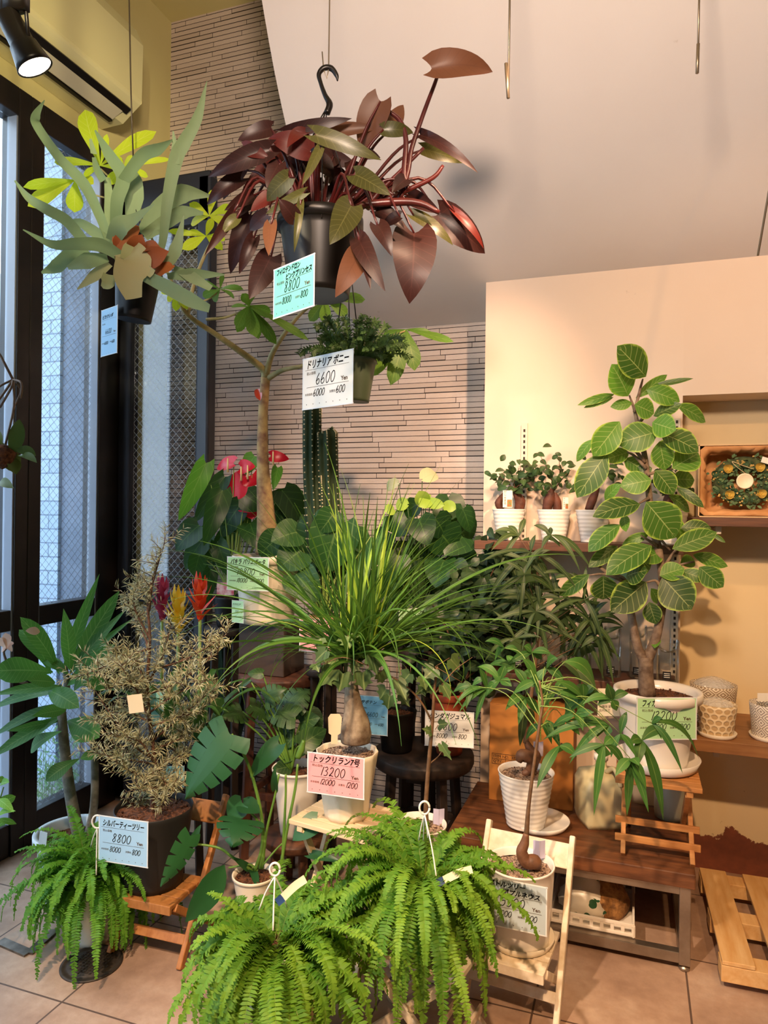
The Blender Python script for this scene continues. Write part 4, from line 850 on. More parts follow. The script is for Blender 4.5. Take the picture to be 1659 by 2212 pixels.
# ===== staghorn fern
STG = leafmat('staghorn_frond', '#6d8560', '#93a67c', None, 0, None, .55, .2, '#a7bd6a'); SHD = leafmat('brown_shield', '#8a4420', '#b06a34', None, 0, None, .7, .2, '#c0602a'); SPL = leafmat('pale_shield', '#a3ab76', '#b9a878', None, 0, None, .6, .2, '#b9b070')
Zs = 2.4; pc = P(288, 692, Zs)
t = thing('staghorn_fern', pc, 'grey-green staghorn fern hanging by a wire in a small glossy black pot', 'plant')
pot(t, pc, .075, .058, .165, BPOT, SOIL, .004, (.004, .015), tilt=Matrix.Rotation(.12, 3, 'Y'))
FR = [([(660, 1470, 0), (600, 1300, 0), (500, 1100, .05), (360, 950, .05), (225, 760, 0), (213, 690, -.03), (266, 598, -.06)], [40, 55, 68, 58, 52, 50, 4]), ([(920, 1610, 0), (970, 1450, -.05), (1000, 1200, -.1), (1050, 950, -.1), (1100, 850, -.1), (1180, 700, -.1), (1236, 485, -.1)], [20, 42, 62, 78, 75, 55, 3]), ([(1045, 980, -.1), (1048, 900, -.1), (1034, 782, -.12)], [52, 45, 6]), ([(690, 1400, 0), (700, 1200, -.05), (735, 1060, -.05), (650, 920, -.05), (568, 778, -.02)], [60, 72, 78, 62, 10]), ([(735, 1080, -.05), (850, 930, -.08), (940, 890, -.1), (1030, 835, -.12)], [60, 70, 66, 8]), ([(780, 1320, .03), (800, 1180, .03), (795, 1080, .03), (770, 1000, .03)], [60, 112, 105, 40]), ([(850, 1400, 0), (950, 1250, .05), (1090, 1155, .1), (1270, 1172, .15)], [75, 105, 112, 8]), ([(860, 1410, 0), (1000, 1320, .05), (1100, 1270, .1), (1215, 1275, .1)], [60, 85, 80, 20]), ([(672, 1440, -.05), (720, 1350, -.1), (800, 1310, -.1), (920, 1220, -.12)], [75, 108, 62, 6]), ([(500, 1440, 0), (400, 1320, -.05), (280, 1250, -.1), (170, 1180, -.1), (88, 1078, -.1)], [60, 64, 60, 42, 8]), ([(652, 1450, 0), (560, 1380, 0), (480, 1330, 0), (405, 1320, 0)], [62, 66, 50, 10]), ([(720, 1530, -.06), (600, 1465, -.1), (450, 1458, -.15), (310, 1460, -.18), (138, 1372, -.2)], [60, 76, 66, 44, 6]), ([(642, 1540, -.05), (520, 1560, -.1), (405, 1600, -.1)], [42, 92, 22]), ([(525, 1490, 0), (420, 1520, -.05), (340, 1590, -.05), (248, 1630, -.05)], [36, 72, 78, 12]), ([(972, 1620, -.05), (1050, 1490, -.08), (1098, 1288, -.1)], [42, 72, 6]), ([(850, 1640, -.08), (1000, 1715, -.1), (1140, 1790, -.1), (1252, 1842, -.1)], [62, 82, 88, 50]), ([(1000, 1650, 0), (1150, 1640, 0), (1342, 1640, 0)], [32, 78, 8]), ([(1040, 1600, 0), (1150, 1660, 0), (1260, 1725, 0)], [30, 70, 40]), ([(642, 1470, .02), (655, 1250, .04), (640, 1058, .05)], [42, 64, 36]), ([(560, 940, .05), (580, 1010, .03), (620, 1080, .02)], [20, 42, 50]), ([(540, 830, .05), (560, 920, .05)], [14, 40])]
b = MB()
for pts, w in FR:
    ribbon(b, path(T1, pts, Zs - .02), [x / T1.k * Zs / F for x in w], None, R.uniform(.1, .35), 4, 6, twist=R.uniform(-.5, .5))
b.build('frond', STG, t)
b = MB()
for pts, w in (([(760, 1500, -.09), (795, 1560, -.12), (770, 1660, -.13), (800, 1785, -.12)], [150, 200, 165, 90]), ([(830, 1440, -.08), (790, 1500, -.1), (770, 1560, -.1)], [60, 110, 100]), ([(650, 1570, -.05), (560, 1650, -.08), (462, 1728, -.08)], [52, 62, 8]), ([(650, 1640, -.08), (640, 1690, -.1), (610, 1715, -.1)], [60, 80, 20]), ([(840, 1580, -.1), (915, 1640, -.12)], [60, 50])):
    ribbon(b, path(T1, pts, Zs), [x / T1.k * Zs / F for x in w], None, .25, 4, 6)
b.build('shield_frond', SPL, t)['label'] = 'pale green drooping shield frond'
b = MB()
for x0, y0, x1, y1, w in ((700, 1510, 830, 1350, 130), (800, 1500, 850, 1400, 110), (880, 1580, 1010, 1500, 120), (930, 1640, 1045, 1590, 110), (860, 1520, 960, 1480, 90), (700, 1490, 740, 1400, 80)):
    lp(b, T1, x0, y0, x1, y1, w, Zs - .07, prof='round', bend=.2, fold=.3, wave=.1, rows=6)
b.build('shield_frond', SHD, t)['label'] = 'rust-brown dry shield frond'
b = MB(); b.tube([P(288, 345, 2.42), P(287, 430, 2.42), P(285, 520, 2.41)], .0015, 6); b.tube([P(288, 430, 2.42), P(245, 600, 2.4)], .0015, 6); b.tube([P(288, 430, 2.42), P(330, 600, 2.38)], .0015, 6); b.build('hanger_wire', BLK, t)
q = P(236, 716, 2.36)
card('blue', q, .105, .155, 0, 0, 0, title='ビカクシダ', price='6600', base='6000', tax='600', label='pale blue price card turned edgewise under the staghorn fern', facing=Matrix.Rotation(math.radians(-62), 3, 'Z') @ (CAM - Vector((q.x, q.y, EYE))))
# ===== drynaria in a green pot
DRY = leafmat('dark_fern_leaf', '#2f4a26', '#507036', None, 0, None, .4, .2, '#7a9a40'); Zd = 2.62; pc = P(768, 868, Zd)
t = thing('basket_fern', pc, 'small dark green fern hanging below the red-leaved plant in an olive pot', 'plant')
pot(t, pc, .066, .05, .155, GREENP, SOIL, .004, (.004, .012), tilt=Matrix.Rotation(.06, 3, 'Y'))
b = MB(); b.lathe(P(749, 575, Zd), [(0, 0), (.018, .0), (.028, .10), (.0, .11)], 16, cap=False); b.build('hook', BLK, t)
b = MB()
for x, dzz in ((722, 0), (757, -.06), (780, .05)): b.tube([P(749, 572, Zd), P(750 + (x - 750) * .3, 600, Zd), P(x, 780, Zd + dzz)], .0022, 6)
b.build('hanger_wire', BLK, t)
b = MB()
for i in range(120):
    a = R.uniform(0, 6.28); el = R.uniform(.15, 1.4); L = R.uniform(.10, .21); o = pc + UP * .15 + Vector((math.cos(a), math.sin(a), 0)) * R.uniform(0, .05)
    d = Vector((math.cos(a) * math.cos(el), math.sin(a) * math.cos(el), math.sin(el))); pts = [o, o + d * L * .5, o + d * L * .85 - UP * L * .08, o + d * L - UP * L * .25]
    ribbon(b, pts, [.004, .003, .010, .004], None, .2, 2, 3)
    cp = cat(pts, 5)
    for j in range(5, len(cp) - 1):
        for s in (-1, 1):
            dd = (cp[j + 1] - cp[j]).normalized(); sd = dd.cross((CAM - cp[j]).normalized()) * s; leaf(b, cp[j], cp[j] + (sd * .8 + dd * .5) * R.uniform(.014, .026), UP + (CAM - cp[j]).normalized(), .009, 'ellip', rows=2, cols=2)
b.build('foliage', DRY, t)
cardpx('white', [(653, 775), (760, 757), (760, 868), (653, 888)], 2.45, 'white price card for 6600 yen hanging under the small dark fern', title='ドリナリア ボニー', price='6600', base='6000', tax='600')
# ===== boston ferns
FERN = leafmat('boston_fern_leaf', '#33721e', '#82bb3a', None, 0, None, .5, .35, '#a4e044'); FERN2 = leafmat('yellow_green_fern_leaf', '#3e751c', '#90b638', None, 0, None, .5, .35, '#bce044')
HANG = plain('white_hanger', '#efe9df', .35); TAGM = plain('tag_cream', '#ecd9b4', .4); TAGB = plain('tag_navy', '#27406b', .4)
def frond(mb, st, o, az, el, L, curl, pw, r, side=0):
    pts = []; p = Vector(o); n = 16; a = el
    for i in range(n + 1):
        pts.append(p.copy()); t = i / n; h = Vector((math.cos(az + side * t), math.sin(az + side * t), 0)); p = p + (h * math.cos(a) + UP * math.sin(a)) * (L / n); a = max(-1.50, a - curl * (.35 + t * 1.3) / n)
    st.tube(pts[::2], [.0014, .0011, .0005], 4)
    q = cat(pts, 3); m = len(q)
    for i in range(3, m - 1):
        t = i / m; w = pw * min(1, t * 5) * (1 - t ** 3 * .85); d = (q[i + 1] - q[i]).normalized(); hz = Vector((math.cos(az), math.sin(az), 0)); sd = d.cross(hz.cross(UP).cross(d)); sd = hz.cross(UP); sd = (sd - d * sd.dot(d)).normalized(); nn = sd.cross(d)
        if nn.z < 0: nn = -nn
        for s in (-1, 1):
            j = R.uniform(-.4, .4); b0 = q[i]; dr = sd * s * .95 + d * (.22 + j * .5) + nn * (.12 + j)
            tip = b0 + dr * w * R.uniform(.85, 1.12); c = d * (pw * R.uniform(.15, .21))
            k = mb.add(b0 - c * .8); l = mb.add(b0 + c * .8); e1 = mb.add(b0.lerp(tip, .6) - c * .9 + nn * w * .10 * (1 + j)); e2 = mb.add(b0.lerp(tip, .6) + c * .75 + nn * w * .16); tt = mb.add(tip - nn * w * .08)
            rr = min(1, max(0, r + .35 * t + R.uniform(-.15, .15)))
            mb.face((k, l, e2, e1), None, rr); mb.face((e1, e2, tt), None, rr)
def boston(label, c, pot_r, pot_h, n, Lr, mat, elr=(.15, 1.35), curlr=(1.6, 2.9), pw=.021, hang=None, tagpx=None, extra=(), Zt=2.0, squash=None):
    t = thing('boston_fern', c, label, 'fern'); pot(t, c, pot_r, pot_r * .75, pot_h, WPOT, SOIL, .003, (.004, .012))
    mb, st = MB(), MB()
    for i in range(n):
        az = 2 * math.pi * (i * .618034) + R.uniform(-.3, .3); k = R.random()
        el = elr[0] + (elr[1] - elr[0]) * k; L = R.uniform(*Lr) * (1 - .25 * k)
        if squash: L *= squash(az)
        o = c + UP * (pot_h * .95) + Vector((math.cos(az), math.sin(az), 0)) * pot_r * R.uniform(.1, .7)
        frond(mb, st, o, az, el, L, R.uniform(*curlr), pw * R.uniform(.85, 1.15), R.random() * .6, R.uniform(-.5, .5))
    for (az, el, L, cu) in extra: frond(mb, st, c + UP * pot_h, az, el, L, cu, pw, R.random() * .6)
    mb.build('frond', mat, t); st.build('frond_stem', plain('fern_stem', '#6f7a35', .6), t)
    if hang:
        hx, hy, Z, ends = hang; b = MB(); top = P(hx, hy, Z); a = P(hx - 7, hy + 12, Z)
        ring = [P(hx + 11 * math.cos(k * math.pi / 8), hy + 12 + 14 * math.sin(k * math.pi / 8), Z) for k in range(17)]
        b.tube(ring, .0032, 6)
        for (ex, ey, dz) in ends: b.tube([P(hx, hy + 26, Z), P((hx + ex) / 2 + (ex - hx) * .1, (hy + 26 + ey) / 2, Z + dz / 2), P(ex, ey, Z + dz)], .0022, 6, 3)
        b.build('hanger', HANG, t)
    if tagpx:
        (x0, y0, x1, y1, w, Z) = tagpx; b = MB(); A, B_ = P(x0, y0, Z), P(x1, y1, Z)
        ribbon(b, [A.lerp(B_, .22), A.lerp(B_, .6) + UP * .004, B_], [w, w, w], None, .1, 2, 3); b.build('plant_tag', TAGM, t)
        b = MB(); ribbon(b, [A, A.lerp(B_, .22)], [w, w], None, .1, 2, 0); b.build('tag_end', TAGB, t)
    return t
q = on_z(195, 2032, 0)
lf = Vector((q.x, q.y + .02, .0))
boston('bright green Boston fern on the floor at the left, over the drain cover', lf + UP * .0, .085, .24, 230, (.18, .42), FERN, (-.3, 1.2), (1.6, 4.0), .022, (210, 1763, 2.34, [(196, 1830, .04), (208, 1890, -.03), (214, 1835, .08)]))
# ===== fern in the centre foreground and fern right of it
boston('big Boston fern at the front, left of the white cross-legged stool', Vector((FERN_L.x, FERN_L.y, FERN_L.z)), .095, .16, 190, (.22, .52), FERN2, (-.35, 1.05), (1.5, 4.0), .026, (594, 1866, 1.84, [(560, 1965, 0), (590, 2010, -.06), (620, 1960, .05)]), (598, 1950, 660, 1898, .020, 1.80), squash=lambda a: 1 - .32 * max(0, math.cos(a - TH - math.pi)))
boston('Boston fern with white hanger on the cross-legged stool', Vector((FERN_S.x, FERN_S.y, FERN_S.z + .001)), .085, .15, 210, (.20, .50), FERN2, (-.45, 1.2), (1.5, 4.2), .025, (917, 1733, 2.0, [(905, 1815, .04), (925, 1810, 0), (944, 1905, -.07), (915, 1820, .1)]), (942, 1908, 1020, 1878, .020, 1.88), squash=lambda a: 1 - .28 * max(0, math.cos(a - TH)))
b = MB(); b.bx(FERN_L.x - .1, FERN_L.x + .1, FERN_L.y - .1, FERN_L.y + .1, 0.0005, .169)
tag(b.build('wooden_crate', RAWW, smooth=False, bevel=.004), 'low wooden block hidden under the front Boston fern', 'crate')
# ===== ponytail palm
NOLM = leafmat('ponytail_blade', '#264c1c', '#527f2c', '#8fb04a', 0, None, .38, .2, '#a0d040', .08, .35); NOLY = leafmat('young_blade', '#93b83a', '#b7cf4c', None, 0, None, .4, .3, '#c8e860')
Zn = 2.44; pc = Vector((NOL.x, NOL.y, NOL.z + .001))
t = thing('ponytail_palm', pc, 'ponytail palm with a swollen trunk in a white spiral pot on the small stool', 'plant')
pot(t, pc, .106, .074, .222, CPOT, PUM, .006, None, lambda a, z: 1 + .022 * math.sin(12 * a + z * 22), depth=.08)
b = MB(); tr_ = [(768, 1602), (768, 1585), (768, 1560), (764, 1530), (760, 1495), (760, 1470), (762, 1450), (764, 1425)]
b.tube(path(T0, tr_, Zn), [.050, .056, .048, .034, .025, .019, .019, .02], 18, 4); b.build('trunk', plain('swollen_trunk', '#9a8a74', .85, 0, '#5d4936', 22, .5), t)
g1, g2 = MB(), MB()
crowns = [P(762, 1432, Zn), P(745, 1425, Zn + .02), P(788, 1418, Zn - .03), P(803, 1425, Zn + .03)]
for i in range(235):
    az = R.uniform(0, 6.283); k = R.random(); o = R.choice(crowns) + Vector((R.uniform(-.015, .015), R.uniform(-.015, .015), 0)); el = 1.50 - 1.25 * k ** .85; L = R.uniform(.42, .70) * (1 + .12 * k) * (1.15 if R.random() < .25 else 1); curl = R.uniform(.25, .8) + 1.5 * k ** 1.8
    if R.random() < .12: el, curl, L = R.uniform(.5, 1.1), R.uniform(2.2, 3.6), R.uniform(.4, .62)
    p = o.copy(); a = el; pts = []; h = Vector((math.cos(az), math.sin(az), 0))
    for j in range(11): pts.append(p.copy()); p = p + (h * math.cos(a) + UP * math.sin(a)) * L / 10; a -= curl * (.2 + j / 10 * 1.4) / 10
    w = R.uniform(.007, .0125) if R.random() < .7 else R.uniform(.013, .019); sd = h.cross(UP); nn = Matrix.Rotation(R.uniform(-.9, .9), 3, h) @ (UP if k > .3 else h)
    ribbon(g2 if (k < .2 and R.random() < .3) else g1, pts, [w * .9, w, w, w * .9, w * .75, w * .55, w * .3, .001], nn, .3, 2, 2)
g1.build('foliage', NOLM, t); g2.build('foliage', NOLY, t)['label'] = 'yellow-green young centre blades'
b = MB(); A, B_ = P(722, 1607, Zn - .06), P(724, 1542, Zn - .075)
ribbon(b, [A, A.lerp(B_, .3), A.lerp(B_, .36), B_.lerp(A, .12), B_], [.022, .022, .040, .046, .03], None, .05, 2, 0); b.build('plant_tag', TAGM, t)
cardpx('pink', [(669, 1623), (789, 1640), (782, 1726), (659, 1711)], Zn - .15, 'pink price card for 13200 yen on the ponytail palm pot', title='トックリラン7号', price='13200', base='12000', tax='1200')
# ===== silver tea tree
TEA = leafmat('silver_needle', '#83855c', '#c6c6a6', None, 0, None, .55, .2, '#b5b070'); TEAB = leafmat('tan_needle', '#8f895c', '#c6bc92', None, 0, None, .55, .2, '#c0b070')
Ze = 2.45; pc = Vector((TC.x, TC.y, .2135))
q = P(333, 1740, Ze); pc = Vector((q.x, q.y, TC.z + .0085)); Zt_ = (pc - CAM).dot(FW)
t = thing('silver_tea_tree', pc, 'feathery silver tea tree in a matte black pot on the brown chair', 'plant')
ph = P(330, 1748, Zt_).z - pc.z + .01
pot(t, pc, .132, .098, ph, MATB, SOIL, .004, None, depth=.08)
trunk = [(330, 1762), (331, 1700), (335, 1650), (324, 1560), (318, 1480), (324, 1380), (320, 1290), (345, 1200)]
BR = [[(331, 1640), (280, 1600), (190, 1470)], [(324, 1560), (270, 1540), (205, 1560)], [(331, 1650), (270, 1640), (200, 1625)], [(331, 1690), (290, 1670), (250, 1645)], [(318, 1480), (290, 1430), (235, 1400)], [(320, 1500), (270, 1480), (230, 1490)], [(322, 1400), (300, 1350), (262, 1300)], [(322, 1320), (330, 1260), (355, 1175)], [(322, 1450), (410, 1420), (490, 1370)], [(320, 1500), (390, 1470), (470, 1410)], [(322, 1540), (380, 1500), (445, 1470)], [(326, 1570), (380, 1550), (435, 1540)], [(330, 1620), (380, 1600), (420, 1580)], [(334, 1660), (370, 1640), (405, 1630)], [(331, 1690), (345, 1700), (380, 1690)], [(324, 1380), (290, 1310), (300, 1250)], [(318, 1480), (350, 1420), (370, 1350)], [(322, 1400), (270, 1420), (215, 1440)], [(331, 1690), (320, 1690), (300, 1710)], [(335, 1650), (300, 1600), (240, 1590)], [(320, 1500), (250, 1440), (175, 1460)], [(330, 1600), (400, 1540), (470, 1480)], [(324, 1560), (300, 1500), (262, 1440)], [(331, 1650), (360, 1700), (350, 1740)], [(331, 1690), (300, 1735), (310, 1770)]]
b = MB(); b.tube(path(T0, trunk, Zt_), [.011, .009, .008, .007, .006, .005, .004, .002], 8, 4); n1, n2 = MB(), MB()
def needles(p0, p1, cnt):
    ax = (p1 - p0); L = ax.length; ax.normalize()
    for i in range(cnt):
        p = p0.lerp(p1, (i + R.random()) / cnt); th = R.uniform(0, 6.28); s = perp(ax); s2 = ax.cross(s); d = (ax * R.uniform(.35, 1.0) + (s * math.cos(th) + s2 * math.sin(th))).normalized(); ln = R.uniform(.018, .036)
        leaf(n1 if R.random() < .6 else n2, p, p + d * ln, (CAM - p).normalized() + Vector((R.uniform(-.8, .8), R.uniform(-.8, .8), R.uniform(0, 1))), .0034, 'lance', .08, .1, 2, 1)
for br in BR:
    dz = R.uniform(-.16, .14); pts = path(T0, [(br[0][0], br[0][1], 0), (br[1][0], br[1][1], dz * .5), (br[2][0], br[2][1], dz)], Zt_); c_ = cat(pts, 6)
    b.tube(c_, [.0045, .003, .001], 5)
    for i in range(2, len(c_)):
        needles(c_[i - 1], c_[i], 5)
        for k in range(2 if i > 4 else 1):
            tw = c_[i] + Vector((R.uniform(-.06, .06), R.uniform(-.07, .07), R.uniform(-.02, .075))); b.tube([c_[i], tw], [.0014, .0006], 4); needles(c_[i], tw, 15)
for i in range(8):
    y = 1640 - i * 50; p = P(325, y, Zt_); needles(p, p + UP * .05, 8)
b.build('trunk', TWIG, t); n1.build('foliage', TEA, t)['label'] = 'silver needles'; n2.build('foliage', TEAB, t)['label'] = 'tan needles'
b = MB(); c = P(293, 1520, Zt_ - .12); b.box(c, (.05, .002, .06), Matrix.Rotation(.3, 3, 'Z') @ Matrix.Rotation(-.15, 3, 'Y')); b.build('plant_tag', TAGM, t, smooth=False)
cardpx('blue', [(215, 1762), (320, 1775), (317, 1875), (212, 1857)], Zt_ - .16, 'light blue price card for 8800 yen on the black tea tree pot', title='シルバーティーツリー', price='8800', base='8000', tax='800')
# ===== plumeria at the left
PLU = leafmat('plumeria_leaf', '#2e5f2c', '#4f8a3a', '#a6c274', 14, None, .38, .28, '#8fcf4a', .025, .4)
Zl = 2.72; q = P(160, 1800, Zl); pc = on_z(165, 1925, 0); pc = Vector((q.x, q.y, 0.0))
t = thing('plumeria', pc, 'long-leaved plumeria with thick grey stems in a bluish white pot by the window', 'plant')
pot(t, pc, .135, .10, 1.5 - (1793 - 1106 + 8) * Zl / F, BLUEP, SOIL, .008, (.010, .03), depth=.16)
b = MB(); b.tube(path(T0, [(170, 1800), (160, 1760), (148, 1690), (138, 1600), (133, 1540), (125, 1480)], Zl), [.024, .023, .021, .019, .017, .014], 12, 5)
b.tube(path(T0, [(190, 1805, .08), (203, 1740, .08), (205, 1660, .08), (200, 1580, .08)], Zl), [.016, .016, .015, .013], 10, 5)
b.tube(path(T0, [(133, 1545), (145, 1490), (140, 1440)], Zl), [.013, .012, .010], 10, 4); b.build('trunk', plain('plumeria_bark', '#8d877a', .75, 0, '#5f5a4e', 26, .4), t)
b = MB()
for x0, y0, x1, y1, w, bd in [(330, 560, 565, 165, 75, .18), (300, 540, 470, 85, 55, .05), (280, 560, 95, 290, 85, .10), (240, 560, 90, 350, 95, .15), (250, 550, -30, 545, 120, .14), (300, 620, -40, 660, 55, .06), (300, 640, -60, 740, 60, .08), (290, 700, -40, 860, 62, .05), (290, 760, -50, 960, 70, .05), (330, 560, 600, 250, 52, .05), (340, 580, 640, 290, 40, .08), (350, 600, 540, 420, 110, .1), (230, 640, 375, 720, 95, .15), (320, 780, 470, 860, 130, .1), (290, 830, 145, 920, 80, .08), (375, 960, 215, 1065, 75, .12), (380, 960, 470, 940, 60, .1), (260, 600, 130, 590, 70, .05), (320, 560, 180, 480, 60, .1), (340, 600, 520, 620, 80, .1), (310, 730, 150, 760, 60, .1), (350, 640, 470, 500, 80, .1), (310, 620, 410, 560, 80, .1), (280, 780, 30, 830, 40, .06), (330, 540, 300, 250, 70, .05)]:
    lp(b, TL, x0, y0, x1, y1, w, Zl + R.uniform(-.12, .05), dz=R.uniform(-.15, .1), prof='obov' if w > 70 else 'lance', bend=bd, fold=.18, rows=10, cols=4)
b.build('foliage', PLU, t)
b = MB(); b.tube(path(TL, [(130, 605), (70, 580), (20, 470), (30, 440)], Zl - .1), [.006, .005, .004, .003], 6, 4); b.build('flower_stalk', BARK, t)
FLW = leafmat('pale_pink_petal', '#e8b9a8', '#f3dcc8', None, 0, None, .5, .3, '#f5d0b8')
for i, (x1, y1) in enumerate([(-10, 390), (25, 365), (60, 440), (10, 440), (45, 400)]):
    b = MB(); lp(b, TL, 30, 440, x1, y1, 42, Zl - .1, prof='obov', bend=.2); b.build('petal', FLW, t)
b = MB(); lp(b, TL, 190, 360, 120, 355, 40, Zl - .05, prof='ovate'); b.build('petal', FLW, t)
b = MB(); c = P(90, 1840, Zl - .14); b.box(c, (.035, .002, .15), Matrix.Rotation(.12, 3, 'Y')); tag(b.build('plant_tag', plain('pale_tag', '#cfdbe6', .4), smooth=False), 'narrow white paper tag hanging left of the bluish white pot', 'tag')
# ===== left edge: hanging wire basket orchid, leafy plant
Zo = 2.1; c = P(5, 985, Zo)
t = thing('hanging_orchid', c, 'small thick-leaved plant in a twisted wire hanger at the left edge', 'plant')
b = MB(); b.tube([Vector((P(-30, 720, Zo).x, P(-30, 720, Zo).y, ZC - .01)), P(-30, 720, Zo), P(2, 770, Zo), P(28, 820, Zo)], .004, 5)
for e in [(-60, 880), (-30, 900), (0, 880), (12, 960), (45, 860)]: b.tube([P(28, 820, Zo), P((28 + e[0]) / 2 + 10, (820 + e[1]) / 2 - 12, Zo - .02), P(e[0], e[1], Zo)], .0035, 6, 4)
b.tube([P(33, 828, Zo), P(44, 846, Zo), P(28, 890, Zo), P(8, 985, Zo)], .002, 6, 4); b.build('hanger', plain('rusty_wire', '#7d6a5c', .6, .4), t)
b = MB()
for x0, y0, x1, y1, w in [(25, 985, 42, 905, 32), (35, 970, 78, 985, 26), (12, 965, 30, 1020, 40), (40, 985, 80, 1000, 22), (-10, 980, 20, 965, 30), (0, 1040, 30, 1055, 22), (5, 960, -20, 930, 25), (20, 985, 35, 1025, 30)]: lp(b, T0, x0, y0, x1, y1, w, Zo, prof='ellip', bend=.12, fold=.2)
b.build('foliage', leafmat('thick_leaf', '#3d5a2c', '#6f7a35', None, 0, None, .4, .2), t)
b = MB(); b.lathe(c - UP * .01, [(0, -.03), (.03, -.015), (.04, .02), (.025, .04), (0, .045)], 16, cap=False); b.build('root_ball', SOIL, t)
Zg = 2.3; c = on_z(-170, 2020, 0)
t = thing('leafy_plant', Vector((c.x, c.y, 0)), 'fresh green toothed leaves reaching in at the left edge, low by the frame', 'plant')
b = MB(); q0 = Vector((c.x, c.y, 0)); b.tube([q0, P(-30, 1800, Zg), P(-5, 1740, Zg), P(8, 1700, Zg)], [.006, .004, .003, .002], 6, 4); b.build('stem', GSTEM, t)
b = MB()
for x0, y0, x1, y1, w in [(-5, 1740, 34, 1720, 26), (-2, 1700, 20, 1690, 24), (-5, 1725, 30, 1755, 20), (-5, 1760, 34, 1752, 14), (-5, 1770, 36, 1780, 14), (-10, 1690, 12, 1682, 16), (-8, 1790, 10, 1775, 18)]: lp(b, T0, x0, y0, x1, y1, w, Zg, prof='ovate', wave=.2)
b.build('foliage', leafmat('toothed_leaf', '#4f8f2c', '#8fc94a', '#b6dc84', 8, None, .45, .3), t)
b = MB(); b.lathe((c.x, c.y, 0), [(0, 0), (.07, 0), (.09, .15), (.08, .15), (.07, .12), (0, .12)], 24, cap=False); b.build('pot', MATB, t)
# ===== guzmanias (three bromeliads)
BROM = leafmat('bromeliad_leaf', '#2f4f22', '#4f7a2e', None, 0, None, .35, .2, '#7fb03a')
Zb = 2.85
def guzmania(label, cx_, cy_, col, col2, h=1, Z=Zb, nl=9):
    base = P(cx_, 1520, Z); zpot = .46; c = Vector((base.x, base.y, zpot)); t = thing('guzmania', c, label, 'plant')
    pot(t, c, .040, .034, .10, BPOT)
    b = MB(); b.tube([c + UP * .08, P(cx_, cy_ + 70, Z)], [.008, .006], 8); b.build('stem', GSTEM, t)
    b = MB()
    for i in range(nl):
        a = 6.28 * i / nl + R.uniform(-.3, .3); h_ = Vector((math.cos(a), math.sin(a), 0)); o = c + UP * .10; L = R.uniform(.22, .36)
        ribbon(b, [o, o + h_ * L * .3 + UP * L * .5, o + h_ * L * .7 + UP * L * .75, o + h_ * L + UP * L * .6], [.03, .03, .026, .002], UP + h_ * -.3, .3, 2, 4)
    b.build('foliage', BROM, t)
    b = MB()
    for i in range(16):
        a = 2.4 * i; k = i / 15; h_ = Vector((math.cos(a), math.sin(a), 0)); o = P(cx_, cy_ + 75 - 70 * k * h, Z); L = .10 * (1 - .3 * k)
        ribbon(b, [o, o + h_ * L * .35 + UP * L * .4, o + h_ * L * (.8 - .5 * k) + UP * L * (.75 + .3 * k)], [.022, .026, .002], UP - h_ * .4, .35, 2, 4)
    b.build('flower', leafmat('bract_' + col[1:], col, col2, None, 0, None, .35, .2, col2), t)
guzmania('orange-red guzmania flower, right of the yellow one', 432, 1268, '#c22e14', '#ee5a2c', 1, 2.77)
guzmania('yellow guzmania flower between the crimson and the orange-red ones', 385, 1295, '#d6a312', '#f2cf3a', 1, 2.80)
guzmania('crimson guzmania flower, left of the yellow one', 350, 1268, '#8a1f3a', '#b83a55', 1, 2.95)
q = P(385, 1520, 2.85); st_ = round_table('plant_stand', 'dark plant stand behind the silver tea tree carrying the guzmanias', (q.x, q.y), .135, .459, BLACKW, .03, 4, .7, .03)
# ===== sansevieria in a big black pot
SAN = leafmat('sansevieria_blade', '#16241a', '#26402a', None, 0, None, .4, .05)
q = on_z(478, 1800, 0); c = Vector((q.x, 2.93, 0)); c = on_y(486, 1790, 3.06); c.z = 0
t = thing('sansevieria', c, 'dark upright snake plant in a big round black pot at the back left', 'plant'); Zs2 = (c - CAM).dot(FW)
pot(t, c, .165, .12, .25, MATB, SOIL, .006, (.008, .025))
b = MB()
for x0, x1, y1, w in [(470, 505, 1300, 30), (480, 530, 1370, 32), (460, 470, 1330, 30), (490, 520, 1430, 30), (450, 440, 1400, 28), (500, 545, 1400, 26), (470, 490, 1350, 32), (485, 512, 1330, 26), (462, 455, 1450, 26)]:
    dz = R.uniform(-.1, .1); ribbon(b, [P(x0, 1650, Zs2 + dz), P((x0 * 2 + x1) / 3, 1560, Zs2 + dz), P((x0 + 2 * x1) / 3, (1540 + y1) / 2, Zs2 + dz * 1.3), P(x1, y1, Zs2 + dz * 1.5)], [w * .6 * Zs2 / F, w * Zs2 / F, w * .9 * Zs2 / F, .002], None, .3, 3, 5)
b.build('foliage', SAN, t)
